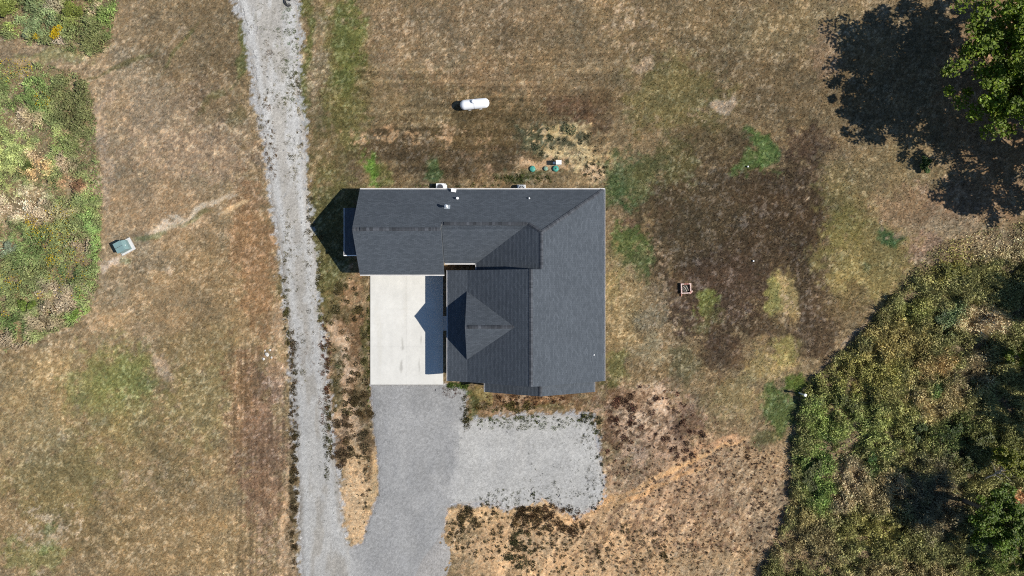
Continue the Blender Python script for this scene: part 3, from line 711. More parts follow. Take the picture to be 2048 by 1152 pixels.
# gutters: open white troughs along the eaves
def gutter(a, b_, out, z=ZE):
    a, b_, out = Vector((*a, z)), Vector((*b_, z)), Vector((*out, 0))
    prof = [(-.005,-.14),(.095,-.14),(.115,-.02),(.115,.005),(.10,.005),(.10,-.02),(.085,-.12),(.012,-.12),(.012,-.01),(-.005,-.01)]
    n = len(prof)
    m_ = MB().add([p+out*q[0]+Vector((0,0,q[1])) for p in (a, b_) for q in prof],
                  [(i, (i+1) % n, (i+1) % n+n, i+n) for i in range(n)]+[tuple(range(n)), tuple(reversed(range(n, 2*n)))])
    return m_.build('gutter', M_gutter, house)
gutter((XW,YN),(XE+.1,YN),(0,1)); gutter((XW,YS1),(XST,YS1),(0,-1)); gutter((XST+.03,YS2),(XEV-.02,YS2),(0,-1))
gutter((XE,YN),(XE,YLS),(1,0)); gutter((XPO,YLN),(XPO,YLS),(-1,0)); gutter((XX0,YXS),(XX0,YLS-.05),(-1,0)); gutter((XX1,YXS),(XX1,YLS-.02),(1,0))
gutter((XEV,YS2-.14),(XEV,YLN+.05),(-1,0)); gutter((SHX0,SHY0),(SHX0,SHY1),(-1,0), SHZ)
MB().prism([(SHX0-.11,2.40),(SHX0+.02,2.40),(SHX1,2.62),(SHX1,2.98),(SHX0+.1,2.59),(SHX0-.11,2.57)], SHY0-.10, SHY0-.012, 'y').build('awning_trim', M_white, house)
MB().prism([(SHX0,2.28),(SHX1,2.28),(SHX1,2.42),(SHX0,2.42)], SHY0+.02, SHY0+.14, 'y').build('awning_beam', M_white, house)

# ridge caps and ridge vents
def caps(a, b_, na, nb, name, lift=.02, wid=.17, vent=False):
    a, b_ = Vector(a), Vector(b_)
    L = (b_-a).length; d = (b_-a)/L
    step = .145 if not vent else .30
    k = int(L/step); vs_, fs, cc = [], [], []
    up = Vector((0, 0, 1)); up = (up-d*up.dot(d)).normalized(); sd = d.cross(up)
    for i in range(k):
        p = a+d*(i*step+random.uniform(-.008, .008)); q = p+d*step*1.15
        for pp, h in ((p, lift+.018), (q, lift+.004)):
            hh = h+random.uniform(0, .008)
            for s, sl in ((-wid, na), (0, 0), (wid, nb)):
                vs_.append(pp+sd*s+up*(hh-abs(s)*sl))
        n0 = len(vs_)-6
        # tie each piece down to the roof with a front lip
        fs += [(n0, n0+1, n0+4, n0+3), (n0+1, n0+2, n0+5, n0+4)]
        for s, sl in ((-wid, na), (0, 0), (wid, nb)): vs_.append(p+sd*s+up*(-.03-abs(s)*sl))
        fs += [(n0+6, n0+7, n0+1, n0), (n0+7, n0+8, n0+2, n0+1)]
        for s, sl, base in ((-wid, na, n0), (wid, nb, n0+2)):
            m0 = len(vs_); vs_.append(q+sd*s+up*(-.03-abs(s)*sl))
            low = n0+6 if s < 0 else n0+8
            fs.append((base, base+3, m0, low))
        t = random.choice((.04, .05, .055, .06, .075, .09)) if vent else random.uniform(.05, .085)
        cc += [np.array((t*.93, t, t*1.13))]*(len(vs_)-len(cc))
    me = bpy.data.meshes.new(name); me.from_pydata([tuple(v) for v in vs_], [], fs)
    ca = me.color_attributes.new('tone', 'FLOAT_COLOR', 'POINT')
    c4 = np.ones((len(vs_), 4), np.float32); c4[:, :3] = np.array(cc); ca.data.foreach_set('color', c4.ravel())
    me.materials.append(M_cap)
    o = link(name, me, house)
    o['kind'] = 'stuff'
    return o
caps((XW+.05,YR1,ZR1), (XST,YR1,ZR1), sNS, sNS, 'ridge_cap')
caps((XST+.05,YR2,ZR2), (XV,YR2,ZR2), sNS, sNS, 'ridge_cap')
caps((XE-.1,YN-.07,ZE+.04), (XP,YP,ZP), .42, .42, 'hip_cap')
caps((XP,YP,ZP), (XV,YR2,ZR2), .42, .42, 'hip_cap')
caps((XP,YP,ZP), (XP,YLN,ZP), sE, sWu, 'ridge_cap')
caps((XRL,YLN,ZRL), (XRL,YLS,ZRL), sE, sWl, 'ridge_cap')
caps((XD,YD,ZD), (XDE,YD,ZD), sD, sD, 'ridge_cap')
caps((XXR,YXS,ZXR), (XXR,YLS-.1,ZXR), sX, sX, 'ridge_cap')
v0, v1 = W(720, 457, ZR1), W(858, 457, ZR1)
caps((v0.x,YR1,ZR1+.07), (v1.x,YR1,ZR1+.07), sNS*.8, sNS*.8, 'ridge_vent', .03, .15, True)
v0, v1 = W(888, 446, ZR2), W(1045, 446, ZR2)
caps((v0.x,YR2,ZR2+.07), (v1.x,YR2,ZR2+.07), sNS*.8, sNS*.8, 'ridge_vent', .03, .15, True)
v0, v1 = W(937, 654, ZD), W(1008, 654, ZD)
caps((v0.x,YD,ZD+.07), (v1.x,YD,ZD+.07), sD*.8, sD*.8, 'ridge_vent', .03, .15, True)

# roof penetrations
def zN(y): return ZE+sNS*(YN-y)
def vent_pipe(px, py, zt, r, mat, zroof, label, flash=None):
    p = W(px, py, zt); zb = zroof(p.x, p.y)
    o = MB().lathe([(r*1.7, zb-.02-p.z+0), (r*1.5, zb+.07-p.z), (r, zb+.10-p.z), (r, -.01), (r*.8, 0)], 14).build('vent_pipe', mat, house, p)
    o['label'] = label
    return o
vent_pipe(914, 396, 3.75, .095, M_pvc, lambda x, y: zN(y), 'white plastic vent pipe')
vent_pipe(1058.5, 396, 3.65, .06, M_pvc, lambda x, y: zN(y), 'short thin grey vent pipe')
vent_pipe(1188, 710, 3.35, .05, M_pvc, lambda x, y: ZE+sE*(XE-x), 'short vent pipe near the east eave')
# metal flue with collar, cap and base flashing
p = W(893, 413, 4.35)
fl = empty('flue', (p.x, p.y, zN(p.y))); fl.parent = house
fl['label'] = 'galvanised flue with rain cap on square flashing'
hgt = .78
MB().lathe([(.11,-.05),(.11,.10),(.13,.11),(.13,.14),(.10,.15),(.10,hgt-.14),(.10,hgt-.1)], 14).build('flue_pipe', M_galv, fl)
MB().lathe([(.10,hgt-.16),(.17,hgt-.14),(.17,hgt-.06),(.05,hgt)], 14).build('flue_cap', M_galv, fl)
c_, s_ = 1/math.hypot(1, sNS), sNS/math.hypot(1, sNS)
pl = MB().box((-.27,-.27,.02),(.27,.27,.03)); pl.v = [(x_+.06, y_*c_+z_*s_-.02, -y_*s_+z_*c_) for x_, y_, z_ in pl.v]
pl.build('flashing', M_galv, fl)
# square white vent hood
p = W(907, 380.5, 3.0); zz = zN(p.y)
vh = MB().box((-.24,-.17,-.02),(.24,.17,.30)); ang = math.radians(-9)
vo = vh.build('vent_hood', M_white, house, (p.x, p.y, zz), bevel=.02); vo.rotation_euler = (0, 0, ang)

# porch posts, doors, windows, garage door (mostly out of the camera's sight, seen from the side)
for yy in (1.2, -1.4, -5.4, -8.6):
    MB().box((XPO+.16, yy-.08, 0), (XPO+.32, yy+.08, 2.42)).build('porch_post', M_white, house)
for xx in (XX0+.25, .6, 4.7, XX1-.25):
    MB().box((xx-.08, YXS+.22, 0), (xx+.08, YXS+.38, 2.36 if xx in (XX0+.25, XX1-.25) else 2.36)).build('porch_post', M_white, house)
MB().box((XX0+.1, YXS+.22, 2.36), (XX1-.1, YXS+.38, 2.50)).build('porch_beam', M_white, house)
MB().box((XX0+.2, YXS+.2, -.05), (XX1-.2, -8.67, .03)).build('patio', M_pad, house)
MB().box((-6.2, YLS+.3, -.05), (-4.31, 1.3, .05)).build('porch_floor', M_pad, house)
gd = MB().box((-13.6, 1.65, .09), (-8.2, 1.695, 2.30)).build('garage_door', M_door, house)
for k in range(4):
    MB().box((-13.55, 1.625, .12+k*.545), (-8.25, 1.649, .12+k*.545+.51)).build('door_panel', M_door, gd)
def window(x0, x1, y0, y1, z0, z1):
    dx, dy = x1-x0, y1-y0
    if dx > dy:
        f = MB()
        for lo, hi in (((x0,y0,z0),(x1,y1,z0+.07)), ((x0,y0,z1-.07),(x1,y1,z1)), ((x0,y0,z0+.07),(x0+.07,y1,z1-.07)), ((x1-.07,y0,z0+.07),(x1,y1,z1-.07))): f.box(lo, hi)
        o = f.build('window', M_white, house)
        MB().box((x0+.07, y0+.02, z0+.07), (x1-.07, y1-.02, z1-.07)).build('pane', M_glass, o)
    else:
        f = MB()
        for lo, hi in (((x0,y0,z0),(x1,y1,z0+.07)), ((x0,y0,z1-.07),(x1,y1,z1)), ((x0,y0,z0+.07),(x1,y0+.07,z1-.07)), ((x0,y1-.07,z0+.07),(x1,y1,z1-.07))): f.box(lo, hi)
        o = f.build('window', M_white, house)
        MB().box((x0+.02, y0+.07, z0+.07), (x1-.02, y1-.07, z1-.07)).build('pane', M_glass, o)
for x_ in (-12.5, -9.0, -1.5, 3.0, 6.0): window(x_, x_+1.2, 9.16, 9.24, .95, 2.15)
for y_ in (7.0, 4.0, -2.0, -6.0): window(8.49, 8.59, y_-1.3, y_, .95, 2.15)
for x_ in (-1.5, 5.6): window(x_, x_+1.3, -8.71, -8.61, .9, 2.15)
for y_ in (.6, -6.2): window(-4.36, -4.26, y_-1.2, y_, .9, 2.15)
fd = MB().box((-4.36, -3.6, .05), (-4.28, -2.65, 2.12)).build('door', M_redwood, house)
MB().box((-4.42, -3.5, 1.0), (-4.36, -3.42, 1.12)).build('handle', M_dark, fd)
bd = MB().box((1.6, -8.72, .05), (3.3, -8.62, 2.12)).build('patio_door', M_glass, house)
sd_ = MB().box((-14.46, 5.0, .05), (-14.38, 5.95, 2.12)).build('door', M_door, house)
MB().box((-14.52, 5.1, 1.0), (-14.46, 5.18, 1.12)).build('handle', M_dark, sd_)
MB().box((-16.1, 3.4, -.05), (-14.42, 7.6, .06)).build('stoop', M_pad, house)
for yy in (3.42, 7.58): MB().box((-16.22, yy-.07, .0), (-16.08, yy+.07, 2.42)).build('awning_post', M_white, house)
MB().prism([(-16.23,2.28),(-16.07,2.28),(-16.07,2.42),(-16.23,2.42)], 3.5, 7.5, 'y').build('awning_beam', M_white, house)

# ------------------------------------------------------------------ things standing around the house
# propane tank
p = W(949, 206.5, 1.0)
tk = empty('propane_tank', (p.x, p.y, -.03), math.radians(5.5))
tag(tk, 'white propane tank lying on the brown lawn north of the house', 'propane tank')
R_, Lh = .50, 1.0
prof = [(-Lh-R_*math.cos(a)*.96, R_*math.sin(a)) for a in np.linspace(.02, math.pi/2, 9)]
prof += [(Lh+R_*math.cos(a)*.96, R_*math.sin(a)) for a in np.linspace(math.pi/2, .02, 9)]
mb = MB().lathe([(r, x) for x, r in prof], 32); mb.v = [(z, y, -x+.76) for x, y, z in mb.v]
mb.build('tank_shell', M_tank, tk, smooth=True)
for x_ in (-.55, .55):
    mb = MB()
    mb.box((x_-.14, -.42, 0), (x_+.14, .42, .10)); mb.box((x_-.10, -.30, .10), (x_+.10, .30, .36))
    mb.build('foot', M_pad, tk)
dm = MB().lathe([(.20,0),(.20,.12),(.185,.17),(.12,.205),(.02,.215)], 24); dm.build('valve_dome', M_tank, tk, (-.10, .12, 1.235), smooth=True)
MB().lathe([(.025,0),(.025,.16),(.015,.17)], 10).build('valve', M_galv, tk, (-.36, .18, 1.21))
mb = MB(); mb.tube([(-.08+.0*a, -.10-.0, 1.25) if False else (-.07, .5*math.sin(a)*-1.005, .76+.5*math.cos(a)*1.005) for a in np.linspace(.15, 1.7, 9)], [.012]*9, 6)
mb.build('fuel_line', M_dark, tk)

# septic riser lids
def septic(px, py, r, mat, label, hole=False):
    q = W(px, py, .12)
    o = empty('septic_lid', (q.x, q.y, -.03)); tag(o, label, 'septic lid', 'septic lids in the sandy strip')
    MB().lathe([(r*1.04,0),(r*1.04,.13),(r*.98,.15)], 24).build('riser', mat, o)
    MB().lathe([(r,.15),(r*.99,.17),(r*.7,.20),(r*.3,.225),(.02,.23)], 24).build('lid', mat, o, smooth=True)
    for k in range(6):
        a = k*math.pi/3
        MB().box((-.02,-.02,.0),(.02,.02,.02)).build('screw', M_dark, o, (r*.86*math.cos(a), r*.86*math.sin(a), .178))
    for k in range(8):
        a = k*math.pi/4+.2; d = Vector((math.cos(a), math.sin(a), 0))
        mb = MB().tube([d*r*.28+Vector((0,0,.226)), d*r*.8+Vector((0,0,.190))], [.012,.012], 5); mb.build('rib', mat, o)
    if hole: MB().lathe([(.075,.15),(.075,.245),(.05,.25)], 14).build('vent_cap', M_dark, o)
septic(1065, 337.5, .29, M_lid, 'teal green septic riser lid at the left end of the row of three')
septic(1091.5, 337, .22, M_lid2, 'small faded pale green septic lid in the middle of the row')
septic(1111.5, 337, .30, M_lid, 'teal septic lid with a dark hole in its centre', True)
q = W(1117.5, 324.5, .9)
cb = empty('control_box', (q.x, q.y, -.03)); tag(cb, 'white septic control box on a short post beside the lids', 'control box')
MB().box((-.05,-.05,0),(.05,.05,.55)).build('post', M_pad, cb)
MB().box((-.26,-.20,.45),(.24,.20,.92)).build('box', M_white, cb, bevel=.02)
MB().box((-.29,-.22,.92),(.27,.22,.96)).build('lid', M_white, cb, bevel=.01)
MB().box((-.56,-.11,.40),(-.31,.11,.62)).build('conduit_box', M_pvc, cb, bevel=.02)
mb = MB().tube([(-.43,0,.4),(-.43,0,0)], [.04,.04], 8); mb.build('conduit', M_pvc, cb)

# pad-mounted transformer
q = W(252, 493.5, 0)
tr = empty('transformer', (q.x, q.y, -.03), math.radians(28)); tag(tr, 'grey green transformer cabinet on a pale concrete pad in the west field', 'transformer')
MB().box((-.72,-.66,-.02),(.78,.66,.14)).build('pad', M_pad, tr, bevel=.02)
MB().prism([(-.56,.14),(.50,.14),(.50,.62),(.26,.98),(-.56,1.0)], -.50, .50, 'y').build('cabinet', M_teal, tr, bevel=.015)
MB().box((-.60,-.54,1.0),(.235,.54,1.05)).build('cabinet_lid', M_teal, tr, bevel=.012)
MB().box((.30,-.12,.72),(.40,-.02,.84)).build('latch', M_pvc, tr)
mb = MB().box((-.60,-.012,1.05),(.23,.012,1.062)); mb.build('seam', M_dark, tr)

# brick fire ring: loose bricks stood on edge in a square
q = W(1372, 577, .2)
fp = empty('fire_pit', (q.x, q.y, -.03), math.radians(2)); tag(fp, 'small square fire pit of reddish bricks on the dark lawn', 'fire pit')
hs = .46
bricks = []
for side in range(4):
    a = side*math.pi/2
    for k in range(4):
        for c in range(3):
            bricks.append((a, -hs+.13+k*.24+(.06 if c % 2 else 0), hs, c))
bm0 = [MB().box((-.112,-.055,-.048),(.112,.055,.048)) for _ in range(2)]
proto = [bm0[0].build('brick', M_redwood, fp, bevel=.008), bm0[1].build('brick', M_pinkbrick, fp, bevel=.008)]
first = [True, True]
for a, t, r, c in bricks:
    w = 1 if (c == 2 and random.random() < .8) or random.random() < .3 else 0
    if first[w]: o = proto[w]; first[w] = False
    else: o = proto[w].copy(); col.objects.link(o)
    ca_, sa_ = math.cos(a), math.sin(a)
    o.parent = fp
    o.location = (ca_*t-sa_*r, sa_*t+ca_*r, .05+c*.10)
    o.rotation_euler = (random.uniform(-.04, .04), random.uniform(-.04, .04), a+random.uniform(-.06, .06))
for w, (x_, y_, a) in enumerate(((.62, -.34, 1.1), (-.44, -.66, 1.5))):
    o = proto[1-w].copy(); col.objects.link(o); o.parent = fp; o.location = (x_, y_, .07); o.rotation_euler = (0, 0, a)
MB().lathe([(.36,.0),(.36,.05),(.2,.08)], 12).build('ash', plain('ash', (.09,.085,.075), .95, .4, 12, .02), fp)
for a0, b0 in (((-.24,.22,.14),(.02,-.10,.12)), ((.04,.24,.16),(.26,-.22,.12)), ((-.12,-.06,.1),(.10,-.3,.1))):
    MB().tube([a0, ((a0[0]+b0[0])/2+.03, (a0[1]+b0[1])/2, .17), b0], [.022,.026,.018], 6).build('stick', M_straw, fp)

# white marker post in the brush edge
q = W(1611, 790.5, 1.45)
mp = empty('marker_post', (q.x, q.y, -.03)); tag(mp, 'white capped pipe post standing at the edge of the east brush', 'post')
MB().lathe([(.075,0),(.075,1.42)], 14).build('pipe', M_pvc, mp)
MB().lathe([(.155,1.38),(.155,1.46),(.12,1.49),(.03,1.495)], 16).build('cap', M_pvc, mp, smooth=False)
MB().lathe([(.035,1.495),(.035,1.52)], 8).build('knob', M_galv, mp)
# small white cleanout caps in the lawn
for (px, py), lab in (((1496, 333), 'small white pipe cap in the bright green lawn patch'), ((1507, 522), 'small white pipe cap in the dark brown lawn')):
    q = W(px, py, .1); o = empty('pipe_cap', (q.x, q.y, -.03)); tag(o, lab, 'pipe cap', 'white pipe caps in the lawn')
    MB().lathe([(.07,0),(.07,.10),(.085,.10),(.085,.15),(.07,.165)], 12).build('cap', M_pvc, o)
    MB().box((-.03,-.03,.165),(.03,.03,.19)).build('knob', M_pvc, o)

# air conditioner units at the north wall
def ac(px, py, zt, w, d, label, round_=False):
    q = W(px, py, zt); o = empty('air_conditioner', (q.x, q.y, -.03)); tag(o, label, 'air conditioner', 'air conditioners at the north wall')
    MB().box((-w*.62,-d*.62,0),(w*.62,d*.62,.10)).build('base', M_pad, o)
    if not round_:
        MB().box((-w/2,-d/2,.10),(w/2,d/2,zt-.02)).build('casing', M_pvc, o, bevel=.02)
        MB().lathe([(d*.44,zt-.03),(d*.44,zt+.01),(d*.40,zt+.012)], 22).build('fan_ring', M_galv, o)
        MB().lathe([(d*.36,zt-.02),(d*.36,zt+.016),(d*.05,zt+.02)], 22).build('fan_grille', M_dark, o)
        MB().box((w/2+.01,-d/2+.03,.1),(w/2+.24,d/2-.1,zt-.22)).build('side_box', M_pvc, o, bevel=.01)
    else:
        MB().lathe([(w/2,.10),(w/2,zt-.02),(w*.45,zt)], 26).build('casing', M_galv, o)
        MB().lathe([(w*.36,zt),(w*.36,zt+.03),(.05,zt+.035)], 22).build('fan_grille', M_dark, o)
        for k in range(8):
            a = k*math.pi/4
            MB().tube([(0,0,zt+.05),(w*.44*math.cos(a),w*.44*math.sin(a),zt+.02)], [.01,.01], 5).build('guard_bar', M_pvc, o)
ac(880, 374.5, .85, .80, .80, 'square white air conditioner unit by the left part of the north eave')
ac(1043, 376.5, .80, .74, .74, 'round grey air conditioner unit under the middle of the north eave', True)

# rocks near the road and a dark tyre scrap on the road at the top
def rock(name, px, py, r, label, group, parent=None):
    n, m_ = 9, 6
    mb = MB(); sd = random.random()*99
    vs_, fs = [], []
    for i in range(m_+1):
        th = math.pi*i/m_
        for k in range(n):
            ph = 2*math.pi*k/n
            rr = r*(.75+.45*random.random())
            vs_.append((rr*math.sin(th)*math.cos(ph)*1.2, rr*math.sin(th)*math.sin(ph), rr*.6*math.cos(th)))
    for i in range(m_):
        for k in range(n): fs.append((i*n+k, i*n+(k+1) % n, (i+1)*n+(k+1) % n, (i+1)*n+k))
    q = W(px, py, 0)
    o = mb.add(vs_, fs).build(name, M_rock, None, (q.x, q.y, r*.25-.03))
    o.rotation_euler = (0, 0, random.random()*6)
    return tag(o, label, 'rock', group)
for px, py, r, lab in ((534, 709, .20, 'largest white limestone rock beside the gravel road'), (527, 718, .13, 'white rock at the lower left of the small rock pile by the road'), (540, 700, .11, 'small white rock at the top of the rock pile by the road'), (530, 701, .09, 'tiny white rock at the upper left of the rock pile by the road'), (543, 715, .10, 'small white rock at the right of the rock pile by the road')):
    rock('rock', px, py, r, lab, 'white rocks by the gravel road')
q = W(575, 4, .1)
ty = empty('scrap_tyre', (q.x, q.y, .02), .5); tag(ty, 'dark worn piece of tyre lying on the pale road at the top edge', 'tyre scrap')
mb = MB(); mb.tube([(.30*math.cos(a), .42*math.sin(a), .07+.02*math.sin(3*a)) for a in np.linspace(0, 5.2, 22)], [.075]*22, 7); mb.build('tread', M_black, ty)
mb = MB(); mb.tube([(.16*math.cos(a), .24*math.sin(a), .05) for a in np.linspace(.5, 5.6, 16)], [.04]*16, 6); mb.build('bead', M_dark, ty)

# ------------------------------------------------------------------ blades: grass, weeds, brush
def blades(pos, direc, length, width, colr):
    """single-triangle blades: (n,3) roots, unit directions, lengths, widths, colours"""
    n_ = len(pos)
    r = rng.normal(size=(n_, 3)); side = np.cross(direc, r); side /= np.linalg.norm(side, axis=1)[:, None]+1e-9
    v = np.empty((n_, 3, 3))
    v[:, 0] = pos-side*width[:, None]/2; v[:, 1] = pos+side*width[:, None]/2; v[:, 2] = pos+direc*length[:, None]
    return v.reshape(-1, 3), np.arange(3*n_).reshape(-1, 3), np.repeat(colr, 3, axis=0)
def leaves(pos, normal, size, colr, aspect=.6):
    """kite-shaped leaves"""
    n_ = len(pos)
    r = rng.normal(size=(n_, 3)); a = np.cross(normal, r); a /= np.linalg.norm(a, axis=1)[:, None]+1e-9
    b_ = np.cross(normal, a)
    v = np.empty((n_, 4, 3)); s = size[:, None]
    v[:, 0] = pos-a*s*.5; v[:, 1] = pos+b_*s*.5*aspect; v[:, 2] = pos+a*s*.5; v[:, 3] = pos-b_*s*.5*aspect
    return v.reshape(-1, 3), np.arange(4*n_).reshape(-1, 4), np.repeat(colr, 4, axis=0)
def updirs(n_, spread):
    a = rng.uniform(0, 2*np.pi, n_); t = np.abs(rng.normal(0, spread, n_)).clip(0, 1.45)
    return np.stack([np.sin(t)*np.cos(a), np.sin(t)*np.sin(a), np.cos(t)], -1)
def to_uv(x, y): return 1024+x*FPX/CAM_H, 576-y*FPX/CAM_H
def sample_tone(x, y):
    i = np.clip(np.searchsorted(gx, x), 1, len(gx)-1); j = np.clip(np.searchsorted(gy, y), 1, len(gy)-1)
    return tone[j, i]
def add_stuff(name, parts, mat, label, kind='stuff'):
    vo = np.cumsum([0]+[len(p[0]) for p in parts])
    v = np.concatenate([p[0] for p in parts]); f = np.concatenate([p[1]+o for p, o in zip(parts, vo)]); c = np.concatenate([p[2] for p in parts])
    me = fast_mesh(name, v, f, np.clip(c, .003, .8), mat)
    return tag(link(name, me), label, kind=kind)

# short dry turf over the field
N = 420000
x = rng.uniform(-54, 54, N); y = rng.uniform(-31.5, 31.5, N); u, v = to_uv(x, y)
off = np.zeros(N, bool)
for p in (ROAD, DRIVE, PAD): off |= poly_dist(u, v, p) > 1.5
off |= in_poly(u, v, [(738,382),(1208,382),(1208,788),(966,788),(966,764),(895,764),(738,768)])
t_ = sample_tone(x, y)
bare = smoothstep((t_.sum(1)-.62)/.25)
off |= rng.random(N) < bare*.9
x, y, t_ = x[~off], y[~off], t_[~off]
n_ = len(x)
lum = rng.lognormal(0, .24, n_)[:, None]
c = t_*lum*np.array([1.02, 1.0, .95])
strw = rng.random(n_) < .10
c[strw] = c[strw]*.6+alb((206, 184, 140))*.4
grn = rng.random(n_) < .08
c[grn] = c[grn]*.6+alb((96, 112, 52))*.4
pos = np.stack([x, y, ground_z(x, y)-.01], -1)
add_stuff('dry_grass', [blades(pos, updirs(n_, 1.1), rng.uniform(.06, .17, n_), rng.uniform(.03, .075, n_), c*1.08)], M_grass, 'short dry mown grass covering the yard')

# tall growth
def growth(poly, base, patches, dens, hmax, seed, name, label, lowfn=None, boost=1.3):
    xs = np.array([(q[0]-1024)*CAM_H/FPX for q in poly]).clip(-57, 57); ys = np.array([(576-q[1])*CAM_H/FPX for q in poly]).clip(-33.5, 33.5)
    area = (xs.max()-xs.min())*(ys.max()-ys.min())
    n_ = int(area*dens)
    x = rng.uniform(xs.min(), xs.max(), n_); y = rng.uniform(ys.min(), ys.max(), n_)
    u, v = to_uv(x, y)
    d = poly_dist(u, v, poly)+(fbm(u/12, v/12, seed+4, 3)-.5)*16
    k = d > 0; x, y, u, v, d = x[k], y[k], u[k], v[k], d[k]
    # clumps: growth gathers on mounds, gaps show dark litter
    cl = fbm(x*.40, y*.40, seed, 3); c2 = fbm(x*1.15, y*1.15, seed+9, 3)
    dens_f = smoothstep((cl*.4+c2*.6-(.37 if boost < 2.2 else .33))/.17)
    low_ = lowfn(u, v) if lowfn is not None else np.ones(len(x))
    k = rng.random(len(x)) < (.10+.90*dens_f)*(.15+.85*smoothstep((low_-.25)/.6))
    x, y, u, v, d, cl, c2 = x[k], y[k], u[k], v[k], d[k], cl[k], c2[k]
    n_ = len(x)
    hgt = hmax*(.18+1.15*smoothstep((cl*.4+c2*.6-.36)/.3))*np.clip(.6+d/12, 0, 1)
    if lowfn is not None: hgt = hgt*lowfn(u, v)
    c = paint(u, v, patches, base, seed)/K
    hue = fbm(x*1.5, y*1.5, seed+14, 2)-.5
    c = c*np.exp((fbm(x*1.3+9, y*1.3, seed+24, 3)-.5)*1.25)[:, None]
    ang = fbm(x*.7, y*.7, seed+33, 2)*14.0
    c = c*boost*(1+hue[:, None]*np.array([.5, .35, .3]))*rng.lognormal(0, .16, n_)[:, None]
    c = c*.86+c.mean(1)[:, None]*.14
    if boost > 2.2: c = c*np.array([.985, 1.0, .88])
    pale = rng.random(n_) < .07; c[pale] = c[pale]*.5+alb((196, 174, 138))*.5
    gz = ground_z(x, y)
    w = rng.random(n_)
    stalk = w < (.55 if boost < 2.2 else .74)
    parts = []
    s = stalk; m_ = s.sum()
    zb = gz[s]+hgt[s]*rng.uniform(0, .6, m_)
    jit = .10
    ld = updirs(m_, .45); la = ang[s]; ld = ld+np.stack([np.cos(la), np.sin(la), np.zeros(m_)], -1)*.75; ld /= np.linalg.norm(ld, axis=1)[:, None]
    parts.append(blades(np.stack([x[s]+rng.normal(0, jit, m_), y[s]+rng.normal(0, jit, m_), zb], -1), ld, hgt[s]*rng.uniform(.35, .8, m_)+.20, rng.uniform(.04, .10, m_), c[s]))
    s = ~stalk; m_ = s.sum()
    zb = gz[s]+hgt[s]*np.sqrt(rng.uniform(.05, 1, m_))
    lv = leaves(np.stack([x[s]+rng.normal(0, jit, m_), y[s]+rng.normal(0, jit, m_), zb], -1), updirs(m_, .6), rng.uniform(.10, .26, m_), c[s]*1.05, .5)
    f = lv[1]; tri = np.concatenate([f[:, [0,1,2]], f[:, [0,2,3]]])
    parts.append((lv[0], tri, lv[2]))
    return add_stuff(name, parts, M_brush, label)
def low_e(u, v): return .25+.75*smoothstep((v-(470+(2048-u)*.25)+10)/90)
growth(BRUSH_E, (110, 108, 66), BP, 370, .85, 200, 'brush', 'rough olive and tan brush filling the east side', low_e, 2.8)
growth(BRUSH_W, (120, 128, 74), BW, 300, .65, 300, 'meadow', 'green wild meadow growth on the west edge', None, 2.05)
growth(BRUSH_NW, (120, 128, 74), BW, 300, .7, 340, 'meadow', 'green wild growth in the north west corner', None, 1.95)

